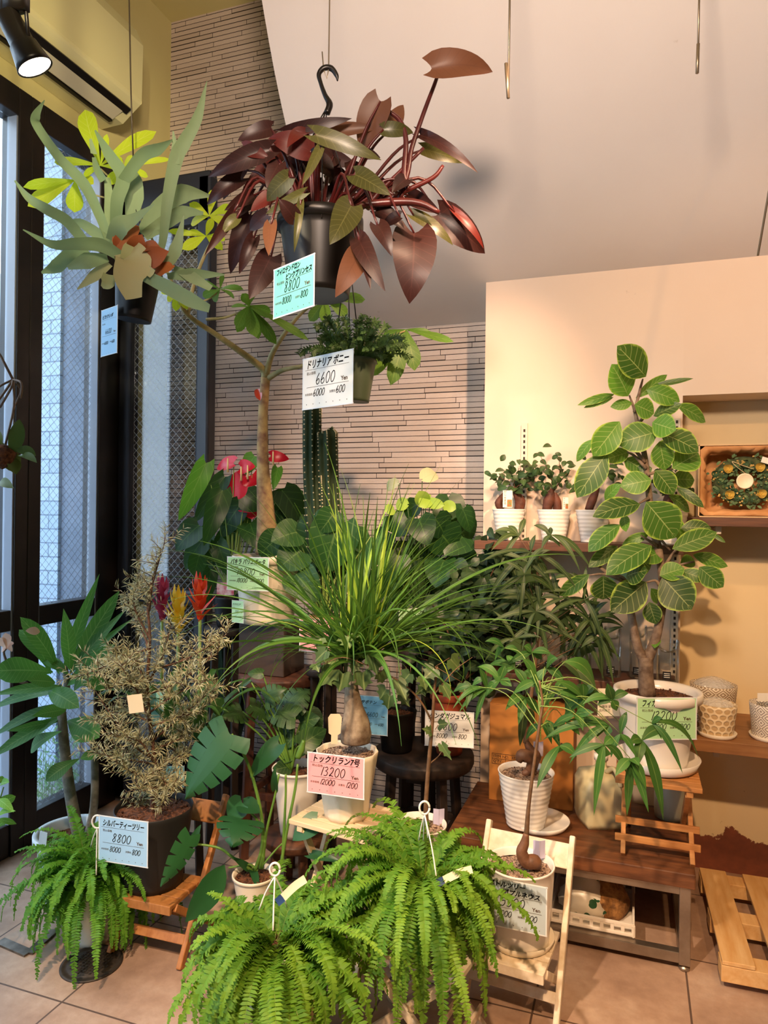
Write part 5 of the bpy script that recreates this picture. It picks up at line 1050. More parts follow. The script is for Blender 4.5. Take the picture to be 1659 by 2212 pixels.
# ===== monstera
MON = leafmat('monstera_leaf', '#1f4a2a', '#33683a', None, 0, None, .26, .15, '#6fae4a', .02, .4); PSTEM = plain('monstera_petiole', '#6d9338', .45, 0, '#4f7a2e', 8)
def monstera(mb, tr, x0, y0, x1, y1, w, Z, dz=0, roll=0, lobes=6, bend=.1):
    B, T = P(*tr(x0, y0), Z), P(*tr(x1, y1), Z + dz); ax = (T - B); L = ax.length; d = ax.normalized(); n = Matrix.Rotation(roll, 3, d) @ ((CAM - B).normalized() * .8 + UP * .4)
    sd = d.cross(n).normalized(); n = sd.cross(d); W2 = w / tr.k * Z / F / 2; r = R.random(); pv = PROF['ovate']
    wid = lambda t: lerp_list([.62, .95, 1, .96, .85, .7, .5, .28, 0], 101)[max(0, min(100, int(t * 100)))] * W2
    C = lambda t, u: B + d * (t * L) + n * (bend * L * 4 * t * (1 - t) - .12 * W2 * u * u) + sd * (u * wid(t)) - d * (.18 * L * max(0, 1 - t * 2.2) * abs(u) ** 1.5)
    for s in (-1, 1):
        rows = [[C(i / 14, s * .36 * j / 2) for j in range(3)] for i in range(15)]; mb.grid(rows, r)
        for k in range(lobes):
            a, c = (k + .02) / lobes, (k + .995) / lobes; a2, c2 = (k + .17) / lobes + .02, (k + .9) / lobes + .03
            if k == lobes - 1: c2 = .995
            mb.grid([[C(min(1, a + (a2 - a) * j + ((c + (c2 - c) * j) - (a + (a2 - a) * j)) * m / 4), s * (.36 + .64 * j)) for m in range(5)] for j in (0, .35, .7, 1)], r)
    return B, T
c = P(548, 1980, 2.42); c.z = .145; Zmn = 2.42
t = thing('monstera', c, 'monstera with large split leaves in a small cream pot', 'plant')
b = MB(); b.lathe(Vector((c.x, c.y, 0)), [(0, 0.0005), (.07, .0005), (.07, .144), (0, .144)], 24, cap=False); tag(b.build('pot_riser', MATB), 'upturned black pot under the small monstera pot', 'pot')
pot(t, c, .072, .052, .115, CPOT, SOIL, .004, (.003, .01))
b = MB(); pt = lambda pts, rad: b.tube(path(TM, pts, Zmn), rad, 8, 5)
pt([(740, 1700), (800, 1500), (790, 1250), (720, 950), (640, 750), (555, 610)], [.007, .007, .006, .0055, .005, .004]); pt([(760, 1700), (700, 1650), (620, 1660), (530, 1675)], [.005, .004, .003])
pt([(720, 1700), (560, 1590), (460, 1520), (300, 1490), (235, 1500)], [.006, .005, .004, .003]); pt([(780, 1680), (820, 1450), (760, 1300), (700, 1230)], [.006, .005, .004]); pt([(945, 1680), (990, 1400), (1060, 1050), (1080, 850)], [.006, .006, .005, .004])
pt([(955, 1680), (970, 1400), (985, 1100), (985, 930)], [.005, .005, .004, .004]); pt([(800, 1680), (830, 1400), (900, 1100), (930, 930)], [.005, .005, .004, .004]); pt([(720, 950), (800, 820), (900, 760)], [.005, .004, .003]); pt([(780, 1680), (900, 1540), (960, 1480)], [.004, .003, .003]); b.build('stem', PSTEM, t)
b = MB()
monstera(b, TM, 540, 610, 180, 1130, 440, Zmn - .05, -.04, .15, 6, .06); monstera(b, TM, 225, 1420, -10, 1830, 200, Zmn - .12, -.06, -.7, 5, .06); monstera(b, TM, 640, 1290, 560, 1500, 380, Zmn - .03, -.1, .1, 4, .1)
leaf(b, P(*TM(500, 1650), Zmn - .1), P(*TM(185, 2110), Zmn - .2), CAM - P(*TM(400, 1800), Zmn) + RT * 1.6, .09, 'ovate', .08, .15, 8, 4)
for x0, y0, x1, y1, w in [(640, 1160, 520, 1260, 190), (640, 1170, 780, 1240, 170), (930, 690, 700, 960, 170), (900, 1050, 900, 860, 60), (1240, 1300, 1040, 1460, 190), (1175, 1570, 1430, 1630, 75), (720, 1690, 760, 1850, 70), (690, 1680, 560, 1590, 60), (240, 1490, 310, 1330, 70)]: lp(b, TM, x0, y0, x1, y1, w, Zmn + R.uniform(-.05, .05), prof='heart', lobe=.15, bend=.08, rows=9, cols=6, wave=.04)
b.build('foliage', MON, t)
# ===== dark-leaved philodendron in the tall white pot
q = P(640, 1800, 2.8); c = Vector((q.x, q.y, q.z)); PH2 = leafmat('dark_arum_leaf', '#1e3a1c', '#34562a', '#7d9a55', 5, None, .28, .12, '#6a9a3a', .02, .35)
t = thing('arum_plant', c, 'green arum-leaved plant in a tall white pot beside the ponytail palm', 'plant'); Zq = 2.8
round_table('plant_stand', 'low brown wooden stand under the tall white pot', (c.x, c.y), .13, c.z - .0005, DKWOOD, .03, 4, .75, .03, False)
pot(t, c, .097, .062, .262, WPOT, SOIL, .004, (.002, .01))
b = MB(); st = MB()
for x0, y0, x1, y1, w, k in [(1000, 400, 1180, 250, 300, 1), (820, 330, 1000, 250, 200, 1), (1060, 480, 790, 440, 220, 1), (700, 380, 860, 520, 170, 1), (1020, 500, 960, 660, 130, 0), (1100, 700, 1310, 570, 190, 0), (950, 800, 1150, 770, 150, 0), (1010, 870, 870, 900, 130, 0), (1100, 520, 1260, 480, 170, 0), (800, 130, 680, 130, 90, 0), (700, 180, 575, 290, 45, 0), (960, 470, 880, 560, 120, 0), (640, 430, 470, 480, 220, 1), (470, 400, 380, 360, 150, 0), (1180, 430, 1260, 620, 150, 0), (1060, 620, 980, 720, 120, 0)]:
    Z = Zq + R.uniform(-.05, .08)
    if k: B, T = monstera(b, TM, x0, y0, x1, y1, w, Z, R.uniform(-.08, .08), R.uniform(-.4, .4), 5)
    else: B, T = lp(b, TM, x0, y0, x1, y1, w, Z, prof='heart', lobe=.15, rows=9, cols=6, wave=.05)
    cr = P(*TM(1030, 900), Zq); st.tube([cr, (cr + B) / 2 + UP * .03, B], [.005, .004, .003], 6, 4)
st.tube(path(TM, [(1080, 800), (1110, 730), (1130, 660)], Zq - .1), [.012, .014, .007], 8, 4)
b.build('foliage', PH2, t); st.build('stem', PSTEM, t)
# ===== red anthurium
ANT = leafmat('anthurium_leaf', '#16331a', '#274f22', '#5f8a3e', 5, None, .25, .18, '#7fc03a', .02, .3); ANTL = leafmat('lit_anthurium_leaf', '#4f8a2c', '#6fae35', '#a5cf6a', 5, None, .3, .35, '#a0e03c', .02, .3)  # second is a lit copy, its brighter green carries the light
Za = 3.22; q = P(500, 1360, Za); c = Vector((q.x, q.y, P(500, 1352, Za).z)); SPX = leafmat('red_spathe', '#c4162c', '#dd2a40', '#a5102a', 6, None, .18, .15, '#ff4050', .02, .3); SPD = plain('cream_spadix', '#e9c98a', .5)
t = thing('red_anthurium', c, 'red-flowered anthurium in a black pot behind the money tree trunk', 'plant'); 
st_ = round_table('plant_stand', 'tall dark plant stand under the red anthurium', (c.x, c.y), .12, c.z - .0005, BLACKW, .03, 4, .75, .03)
pot(t, c, .085, .065, .135, BPOT, SOIL)
b = MB(); b2 = MB(); st = MB(); cr = c + UP * .12
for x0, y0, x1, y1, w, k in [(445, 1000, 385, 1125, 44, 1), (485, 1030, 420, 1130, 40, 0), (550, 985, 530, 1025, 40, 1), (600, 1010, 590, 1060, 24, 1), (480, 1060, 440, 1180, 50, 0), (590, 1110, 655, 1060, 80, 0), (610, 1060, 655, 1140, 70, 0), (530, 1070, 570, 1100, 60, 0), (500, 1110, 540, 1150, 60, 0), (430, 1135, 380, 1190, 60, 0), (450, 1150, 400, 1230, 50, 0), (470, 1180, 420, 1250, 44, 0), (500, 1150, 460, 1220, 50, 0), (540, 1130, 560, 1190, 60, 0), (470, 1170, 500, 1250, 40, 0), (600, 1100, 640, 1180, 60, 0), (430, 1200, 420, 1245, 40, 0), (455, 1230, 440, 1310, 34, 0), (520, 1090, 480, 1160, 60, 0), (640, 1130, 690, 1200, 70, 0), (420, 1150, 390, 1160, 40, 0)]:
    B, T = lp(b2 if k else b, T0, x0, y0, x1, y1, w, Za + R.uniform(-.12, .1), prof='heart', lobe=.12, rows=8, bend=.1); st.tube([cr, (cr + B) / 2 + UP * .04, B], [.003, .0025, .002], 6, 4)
b.build('foliage', ANT, t); b2.build('foliage', ANTL, t)['label'] = 'light green leaves with light in the colour'
for x0, y0, x1, y1, w, sx, sy in [(505, 1000, 468, 1012, 36, 492, 990), (520, 1010, 552, 1008, 34, 0, 0), (530, 1045, 490, 1062, 62, 521, 1008), (545, 1025, 560, 1045, 60, 535, 1005), (585, 985, 625, 992, 26, 590, 975), (540, 1100, 545, 1122, 42, 560, 1085), (525, 1095, 545, 1108, 30, 0, 0)]:
    b = MB(); B, T = lp(b, T0, x0, y0, x1, y1, w, Za - .03, prof='heart', lobe=.2, rows=8, cols=6, fold=.1, bend=.1, wave=.05); f = b.build('flower', SPX, t)
    if sx: b = MB(); b.tube([P(sx, sy + 30, Za - .06), P(sx, sy, Za - .07)], [.005, .003], 8); b.build('spadix', SPD, f)
    st.tube([cr, (cr + B) / 2, B], [.003, .0025, .002], 6, 4)
st.build('stem', GSTEM, t)
b = MB(); b.box(P(487, 1272, Za - .1), (.075, .002, .055), Matrix.Rotation(TH, 3, 'Z')); o = b.build('plant_tag', plain('pink_white_label', '#efdfe0', .4, 0, '#c05068', 30), t, smooth=False)
# ===== white anthurium at the right
Zw = 3.2; q = P(905, 1400, Zw); c = Vector((q.x, q.y, q.z)); SPW = leafmat('pale_spathe', '#d6dba8', '#eef0c8', '#c0c890', 6, None, .3, .3, '#eef0b0', .02, .3); SPG = leafmat('green_spathe', '#9fc44a', '#b8d860', None, 0, None, .3, .3, '#c8ee60')
t = thing('white_anthurium', c, 'dark-leaved anthurium with two pale cream flowers by the tile wall', 'plant')
st_ = round_table('plant_stand', 'dark plant stand hidden below the white anthurium', (c.x, c.y), .11, c.z - .0005, BLACKW, .03, 4, .7, .03)
pot(t, c, .10, .075, .16, BPOT, SOIL)
b = MB(); st = MB(); cr = c + UP * .15
WL = [(890, 110, 1000, 0), (0, 0, 0, 0)]
for x0, y0, x1, y1, w in [(975, 1085, 940, 1130, 60), (960, 1080, 985, 1140, 70), (905, 1120, 925, 1180, 60), (920, 1150, 940, 1200, 80), (985, 1130, 1010, 1180, 80), (950, 1150, 980, 1190, 80), (1000, 1160, 960, 1200, 70), (850, 1110, 880, 1150, 60), (880, 1170, 900, 1230, 70), (860, 1200, 840, 1260, 60), (900, 1210, 920, 1280, 80), (930, 1230, 965, 1300, 90), (870, 1260, 890, 1320, 70), (840, 1150, 820, 1190, 50), (900, 1090, 860, 1120, 40), (990, 1200, 1010, 1250, 70), (950, 1280, 990, 1340, 80), (880, 1120, 850, 1160, 50), (940, 1120, 960, 1160, 60), (820, 1180, 800, 1230, 50), (1000, 1100, 1015, 1150, 40), (920, 1290, 930, 1350, 80), (870, 1330, 880, 1390, 70), (960, 1210, 940, 1270, 70), (835, 1230, 830, 1290, 60), (810, 1240, 790, 1300, 50)]:
    B, T = lp(b, T0, x0, y0, x1, y1, w * 1.1, Zw + R.uniform(-.14, .1), prof='heart', lobe=.15, rows=8, bend=.1); st.tube([cr, (cr + B) / 2 + UP * .03, B], [.003, .0025, .002], 6, 4)
b.build('foliage', ANT, t)
for x0, y0, x1, y1, w, m_ in [(912, 1035, 942, 1022, 38, SPW), (860, 1042, 835, 1055, 26, SPW), (915, 1085, 905, 1060, 34, SPG), (850, 1100, 832, 1105, 26, SPG), (960, 1090, 985, 1100, 26, SPG), (920, 1085, 960, 1092, 24, SPG), (880, 1090, 855, 1090, 30, SPG), (930, 1075, 905, 1095, 30, SPG)]:
    b = MB(); B, T = lp(b, T0, x0, y0, x1, y1, w, Zw - .06, prof='round', lobe=.15, rows=8, cols=6, bend=.1); b.build('flower', m_, t); st.tube([cr, (cr + B) / 2, B], [.003, .0025, .002], 6, 4)
st.build('stem', DSTEM, t)
cardpx('green', [(862, 1316), (926, 1313), (926, 1372), (862, 1376)], 3.08, 'green price card half hidden by palm blades, in front of the white anthurium', title='アンスリウム', price='6600', base='6000', tax='600')
# ===== alocasia in the salmon pot
Zal = 2.98; zst = PACH; c = P(688, 1420, Zal); c = Vector((PAC.x + .115, PAC.y - .08, PACH + .001))
q = P(690, 1440, 3.0); c = Vector((q.x + .02, q.y, PACH * 0 + q.z))
ALO = leafmat('alocasia_leaf', '#1f4420', '#33602c', '#86a860', 6, None, .3, .2, '#8fc04a', .02, .35)
t = thing('alocasia', c, 'broad-leaved alocasia in a small salmon pot between the money tree and the palm', 'plant')
round_table('plant_stand', 'dark stand under the small salmon pot', (c.x, c.y), .075, c.z - .0005, BLACKW, .03, 4, .7, .025)
pot(t, c, .062, .045, 1.5 - (1332 - 1106) * 3.0 / F - c.z, SALMON, SOIL, .004, (.002, .01))
b = MB(); st = MB(); cr = c + UP * .19
for x0, y0, x1, y1, w in [(700, 1150, 660, 1215, 120), (730, 1130, 700, 1240, 110), (690, 1130, 750, 1120, 60), (650, 1190, 600, 1230, 80), (640, 1240, 690, 1300, 80), (740, 1200, 760, 1280, 90), (640, 1150, 585, 1170, 70), (680, 1240, 640, 1270, 60), (720, 1110, 690, 1150, 60), (760, 1150, 790, 1200, 60), (800, 1160, 760, 1230, 70), (600, 1160, 560, 1200, 60)]:
    B, T = lp(b, T0, x0, y0, x1, y1, w, Zal + R.uniform(-.05, .1), prof='heart', lobe=.2, rows=9, cols=6, bend=.1, wave=.04); st.tube([cr, (cr + B) / 2 + UP * .03, B], [.004, .003, .002], 6, 4)
b.build('foliage', ALO, t); st.build('stem', GSTEM, t)
cardpx('pink', [(648, 1337), (735, 1341), (735, 1412), (646, 1405)], 2.86, 'pink price card for 4400 yen in front of the small salmon pot', title='アロカシア', price='4400', base='4000', tax='400')
# ===== cactus
CAC = leafmat('cactus_skin', '#22331f', '#34482a', None, 0, None, .6, 0); Zc = 3.08
c = Vector((P(775, 1600, 3.03).x, RT_.y + .0, RTH + .0005)); c = Vector((RT_.x - .115, RT_.y - .02, RTH + .0005))
t = thing('column_cactus', c, 'three-stemmed dark green column cactus in a black pot on the round table', 'plant')
pot(t, c, .085, .065, .17, BPOT, SOIL)
SPN = plain('pale_spine', '#cdbf95', .6)
for pts, r0, tall in (([(720, 1480), (690, 1250), (676, 1050), (674, 900), (676, 860)], .034, 1), ([(750, 1480), (722, 1250), (710, 1080), (706, 950), (704, 930)], .040, 1), ([(740, 1480), (712, 1250), (698, 1120), (694, 1040), (693, 1025)], .032, 1)):
    q = cat(path(T0, pts, Zc), 12); m = len(q); b = MB(); rows = []; sp = MB()
    for i, p in enumerate(q):
        d = (q[min(i + 1, m - 1)] - q[max(i - 1, 0)]).normalized(); e1 = perp(d); e2 = d.cross(e1); k = min(1, math.sqrt(max(0, (m - 1 - i) / 9))) * r0 + .001
        rows.append([p + (e1 * math.cos(a) + e2 * math.sin(a)) * k * (1 + .20 * math.cos(7 * a)) for a in [2 * math.pi * j / 56 for j in range(56)]])
        if i % 1 == 0 and i > 4:
            for j in range(7):
                a = 2 * math.pi * j / 7; v = p + (e1 * math.cos(a) + e2 * math.sin(a)) * k * 1.2; sp.box(v, (.005, .005, .005), Matrix.Rotation(a, 3, 'Z'))
    b.grid(rows, .5, True); f = b.build('cactus_stem', CAC, t); sp.build('spines', SPN, f, smooth=False)
cardpx('sky', [(775, 1502), (838, 1506), (836, 1590), (775, 1583)], 2.9, 'bright blue price card half hidden behind the swollen palm trunk', title='サボテン', price='6600', base='6000', tax='600')
# ===== panda ginseng fig: shrub of small round leaves in terracotta
RND = leafmat('small_round_leaf', '#1e3020', '#3c5434', '#6a7f50', 0, None, .32, .12, '#6a9a40', .03, .3)
Zr = 3.0; q = P(985, 1590, 3.0); c = Vector((RT_.x + .105, RT_.y + .03, RTH + .0005)); Zr = (c - CAM).dot(FW)
t = thing('round_leaf_fig', c, 'bushy fig with small dark round leaves in a terracotta pot on the round table', 'plant')
pot(t, c, .078, .055, 1.5 - (1492 - 1106) * Zr / F - c.z, TERRA, SOIL, .005, (.006, .03))
b = MB(); st = MB()
main = [[(985, 1500), (1000, 1400), (1040, 1290), (1080, 1200)], [(990, 1500), (980, 1400), (950, 1330), (930, 1300)], [(990, 1490), (1050, 1390), (1090, 1330), (1120, 1270)], [(985, 1480), (960, 1440), (900, 1420)], [(990, 1480), (1040, 1440), (1090, 1420)]]
for m_ in main: st.tube(path(T0, m_, Zr), [.006, .005, .003, .002], 6, 4)
for i in range(520):
    e = R.choice([(1085, 1270, 75, 105), (1030, 1350, 95, 100), (950, 1400, 75, 85), (1020, 1300, 60, 80), (1090, 1210, 50, 60), (1010, 1440, 80, 45), (1080, 1350, 70, 60)]); a = R.uniform(0, 6.28); k = math.sqrt(R.random())
    x, y = e[0] + e[2] * k * math.cos(a), e[1] + e[3] * k * math.sin(a); th = R.uniform(0, 6.28); l = R.uniform(24, 34)
    lp(b, T0, x, y, x + l * math.cos(th), y + l * math.sin(th), l * .8, Zr + R.uniform(-.12, .12), prof='ellip', roll=R.uniform(-.7, .7), rows=4, cols=4, bend=.12)
b.build('foliage', RND, t); st.build('stem', TWIG, t)
cardpx('white', [(917, 1536), (1022, 1538), (1023, 1617), (920, 1608)], 2.86, 'white price card for 8800 yen standing on the round table', title='パンダガジュマル', price='8800', base='8000', tax='800')
# ===== three bottle trees
BTL = leafmat('narrow_bottle_tree_leaf', '#2b3f22', '#465c30', '#8c9a58', 0, None, .4, .15, '#7a9a40', .05, .4); BTG = leafmat('lobed_bottle_tree_leaf', '#2f5a26', '#4f7f36', '#94b05c', 0, None, .38, .2, '#80b040', .035, .4)
IVM = leafmat('ivy_shaped_leaf', '#3d5634', '#6a8248', '#a0b070', 0, None, .34, .15, '#90b050', .03, .4)
def blades(mb, tr, nx, ny, tips, w, Z, prof='lance', dzr=.06):
    for x, y in [(nx + (x - nx) * 1.12, ny + (y - ny) * 1.12) for x, y in tips]: lp(mb, tr, nx, ny, x, y, w * .86 * R.uniform(.8, 1.05), Z, dz=R.uniform(-dzr, dzr), prof=prof, bend=R.uniform(.0, .10), arch=R.uniform(.04, .2), fold=.12, rows=10, cols=4)
    if len(tips) > 2:
        B = P(*tr(nx, ny), Z - .003); ps = sorted([(math.atan2(y - ny, x - nx), P(*tr(nx + (x - nx) * .36, ny + (y - ny) * .36), Z)) for x, y in tips], key=lambda e: e[0]); k0 = mb.add(B); r = R.random()
        for i in range(len(ps)):
            g_ = ps[(i + 1) % len(ps)][0] - ps[i][0]; g_ = g_ + 6.2832 if g_ < 0 else g_
            if g_ < 1.5: mb.face((k0, mb.add(ps[i][1]), mb.add(ps[i][1].lerp(ps[(i + 1) % len(ps)][1], .5).lerp(B, .25)), mb.add(ps[(i + 1) % len(ps)][1])), None, r)
def booklet(t, px, py, Z, w=.035, h=.055):
    b = MB(); c = P(px, py, Z)
    for s in (-1, 1): b.box(c + RT * s * w * .27, (w * .55, .0015, h), Matrix.Rotation(TH + s * .35, 3, 'Z'))
    b.build('plant_tag', plain('lilac_tag', '#c9c4e2', .4) if 'lilac_tag' not in bpy.data.materials else bpy.data.materials['lilac_tag'], t, smooth=False)
BULB = plain('bulb_bark', '#7a5238', .6, 0, '#5a3a26', 30, .4); STK = plain('stalk_bark', '#7a5a3c', .65, 0, '#5d432c', 40, .25)
# (middle) on the table
Zt2 = 2.60; c = on_z(1135, 1783, .331); c.z = .3302; Zt2 = (c - CAM).dot(FW); SC2 = c.copy()
sv = saucer('white saucer on the low table under the ribbed pot', (c.x + .045, c.y + .03, TH_ + .0005), .115, WPOT, .022)
c = Vector((c.x, c.y, TH_ + .0075)); t = thing('bottle_tree', c, 'bottle tree with narrow drooping leaves in a ribbed white pot on the low table', 'plant')
pot(t, c, .104, .07, .198, WPOT, PUM, .005, (.002, .008), None, 11, depth=.1)
b = MB(); b.tube(path(T0, [(1120, 1645, -.02), (1128, 1632, -.02), (1150, 1640, -.01), (1145, 1665, 0), (1128, 1672, 0)], Zt2), [.012, .024, .024, .020, .01], 12, 5); b.tube(path(T0, [(1150, 1660, .0), (1158, 1635, 0), (1146, 1620, 0), (1136, 1600, 0)], Zt2), [.01, .02, .017, .010], 12, 5); b.build('bulb', BULB, t)
b = MB(); b.tube(path(T0, [(1136, 1605), (1140, 1560), (1150, 1480), (1162, 1380), (1168, 1290), (1155, 1210), (1140, 1170)], Zt2), [.011, .009, .007, .006, .005, .004, .003], 8, 5)
ND = [(960, 570, [(800, 545), (890, 505), (1000, 462), (835, 770), (788, 662)]), (1040, 680, [(768, 990), (1000, 978), (955, 965), (1235, 1030), (1350, 942), (728, 745), (1072, 570), (930, 690)]), (1180, 560, [(1072, 502), (1178, 512), (1362, 792), (1432, 775), (1120, 650)]), (1100, 1000, [(838, 1000), (1132, 1272), (828, 1162), (1242, 1010), (1118, 900), (1090, 1265)]), (1240, 1080, [(1108, 895), (1472, 1050), (1432, 1482), (1320, 1055), (1050, 1355), (1262, 1335), (1190, 830)]), (1450, 1150, [(1562, 1035), (1662, 1180), (1288, 1008), (1340, 1292), (1482, 1242)]), (1510, 1265, [(1398, 1335), (1602, 1562), (1532, 1532), (1660, 1200)]), (1060, 1080, [(868, 1000), (1122, 1285), (898, 1190)]), (1300, 1200, [(1180, 1120), (1430, 1280), (1250, 1400), (1390, 1120)]), (900, 750, [(765, 985), (960, 955), (730, 740)]), (1380, 1230, [(1530, 1530), (1300, 1380), (1440, 1120)])]
leafm = MB()
for nx, ny, tips in ND:
    blades(leafm, T5, nx, ny, [(x, y) for x, y in tips], 46, Zt2 + R.uniform(-.08, .08)); a = T5(nx, ny); b.tube([P(1160, min(1560, a[1] + 60), Zt2), P(a[0], a[1], Zt2)], [.002, .0012], 5)
for i in range(17):
    nx, ny = R.uniform(880, 1480), R.uniform(640, 1380); n_ = R.randint(4, 5); a0 = R.uniform(0, 6.28); Zr_ = Zt2 + R.uniform(-.12, .14)
    tp = [(nx + R.uniform(190, 300) * math.cos(a0 + k * 6.28 / n_ + R.uniform(-.3, .3)), ny + R.uniform(150, 280) * math.sin(a0 + k * 6.28 / n_) + 60) for k in range(n_)]
    blades(leafm, T5, nx, ny, tp, 40, Zr_); a = T5(nx, ny); b.tube([P(1160, min(1560, a[1] + 70), Zt2), P(a[0], a[1], Zr_)], [.0018, .001], 5)
for nx, ny, tips, w in [(1000, 1760, [(970, 1990), (1052, 1860), (930, 1700)], 85), (1290, 1470, [(1472, 1615)], 120), (1130, 1570, [(1120, 1690)], 100), (1250, 1430, [(1420, 1590)], 100)]: blades(leafm, T5, nx, ny, tips, w, Zt2 - .04, 'ellip')
leafm.build('foliage', BTL, t); b.build('stem', STK, t); booklet(t, 1163, 1618, Zt2 + .03)
# (right, on the white chair) lobed leaves spilling to the right
c = Vector((WC.x, WC.y, WC.z + .0075)); q = on_z(1122, 2035, WC.z); c = Vector((q.x, q.y, WC.z + .0075)); Z3 = (c - CAM).dot(FW)
sv = saucer('cream saucer on the seat of the white chair', (c.x, c.y, WC.z + .0075), .106, CPOT, .024)
c.z += .0065; t = thing('bottle_tree', c, 'bottle tree with a bent swollen base in a white pot on the white chair', 'plant')
hp = P(1125, 1862, Z3).z - c.z
pot(t, c, .103, .088, hp, WPOT, PUM, .006, (.001, .006), depth=.1)
b = MB(); b.tube(path(T0, [(1160, 1872, .02), (1155, 1862, .0), (1136, 1860, 0), (1127, 1840, 0), (1133, 1822, 0), (1137, 1800, 0)], Z3 - .02), [.012, .022, .021, .017, .014, .008], 12, 5); b.build('bulb', BULB, t)
b = MB(); b.tube(path(T0, [(1137, 1805), (1142, 1740), (1155, 1640), (1166, 1560), (1172, 1520), (1165, 1470)], Z3 - .02), [.008, .006, .005, .0045, .004, .003], 8, 5)
N6 = [(540, 870, [(278, 842), (118, 965), (288, 1115), (525, 935)], 75), (505, 1005, [(285, 1088), (440, 1455), (648, 1192), (565, 955)], 72), (770, 975, [(925, 915), (742, 1145), (905, 1478), (690, 1000)], 95), (840, 855, [(1035, 1172), (1138, 1085), (905, 822)], 62), (690, 1105, [(595, 1215), (668, 1465), (805, 1445), (745, 1150), (790, 1300)], 85), (560, 690, [(375, 720), (530, 585), (665, 650), (468, 725), (590, 760)], 80), (360, 680, [(185, 570), (355, 585), (238, 790), (198, 640)], 85), (190, 1015, [(48, 1285), (300, 1085), (100, 850)], 90), (230, 420, [(420, 600)], 130), (30, 560, [(-60, 420), (60, 690), (-120, 640)], 80), (300, 800, [(150, 880), (420, 780), (350, 900)], 80), (620, 930, [(720, 1080), (560, 1080), (660, 790)], 60)]
lm = MB(); pm = MB()
for nx, ny, tips, w in N6:
    Z = Z3 - .02 + R.uniform(-.1, .06); blades(lm, T6, nx, ny, tips, w, Z, 'lance')
    p = P(*T6(nx, ny), Z); o = P(1168, R.uniform(1470, 1610), Z3 - .02); pm.tube([o, (o + p) / 2 + UP * .04, p], [.002, .0014, .001], 6, 4)
N5 = [(1060, 1560, [(938, 1655), (1000, 1508), (1108, 1508), (1162, 1745)], 70), (1050, 1370, [(900, 1445), (1112, 1415), (1000, 1330), (1172, 1385)], 75), (740, 1620, [(528, 1745), (568, 1765), (668, 1835), (692, 1490), (795, 1600)], 55), (830, 1560, [(690, 1480), (742, 1665), (902, 1600), (862, 1470)], 75), (1350, 1600, [(1228, 1635), (1392, 1655), (1288, 1765)], 70), (860, 1340, [(740, 1300), (960, 1390), (800, 1420)], 60), (930, 1480, [(800, 1560), (1010, 1600), (880, 1400), (760, 1470)], 75), (1150, 1480, [(1260, 1560), (1060, 1600), (1220, 1420)], 75), (1210, 1640, [(1120, 1760), (1330, 1740), (1260, 1580)], 75), (1000, 1680, [(880, 1760), (1090, 1790), (960, 1850)], 75), (640, 1600, [(520, 1640), (600, 1740), (720, 1560)], 60), (1420, 1660, [(1540, 1720), (1380, 1800), (1480, 1600)], 75), (1120, 1860, [(1020, 1960), (1180, 1990)], 60), (1280, 1840, [(1190, 1930), (1370, 1930), (1340, 1780)], 70)]
for nx, ny, tips, w in N5:
    Z = Z3 + .15 + R.uniform(-.08, .08); blades(lm, T5, nx, ny, tips, w, Z, 'lance'); p = P(*T5(nx, ny), Z); o = P(1168, R.uniform(1465, 1590), Z3 - .02); pm.tube([o, (o + p) / 2 + UP * .05, p], [.002, .0014, .001], 6, 4)
lm.build('foliage', BTG, t); b.build('stem', STK, t); pm.build('petiole', GSTEM, t); booklet(t, 1165, 1835, Z3 + .04)
cardpx('grey', [(1046, 1890), (1182, 1920), (1177, 2020), (1040, 1995)], Z3 - .125, 'grey-blue price card for 5500 yen on the white chair pot', title='ボトルツリー', title2='ポプルネウス', price='5500', base='5000', tax='500')
# (left, behind the middle fern) ivy-shaped leaves
c = Vector((BT1.x, BT1.y, BT1.z + .0005)); Z1 = (c - CAM).dot(FW)
t = thing('bottle_tree', c, 'slender bottle tree with ivy-shaped leaves in a white pot behind the middle fern', 'plant')
pot(t, c, .090, .07, P(900, 1778, Z1).z - c.z, WPOT, PUM, .005, (.001, .006))
b = MB(); b.tube(path(T0, [(922, 1795), (920, 1740), (926, 1650), (934, 1560), (938, 1490), (945, 1440)], Z1), [.010, .008, .007, .006, .005, .003], 8, 5)
b.tube(path(T0, [(934, 1560), (905, 1510), (860, 1470), (800, 1440)], Z1), [.004, .0035, .003, .002], 6, 4); b.tube(path(T0, [(800, 1440), (740, 1420), (690, 1440)], Z1), [.002, .0015, .001], 5, 4); b.tube(path(T0, [(938, 1500), (980, 1450), (1020, 1420)], Z1), [.003, .002, .001], 5, 4); b.tube(path(T0, [(928, 1650), (950, 1630), (965, 1600)], Z1), [.003, .002, .001], 5, 4)
lm = MB()
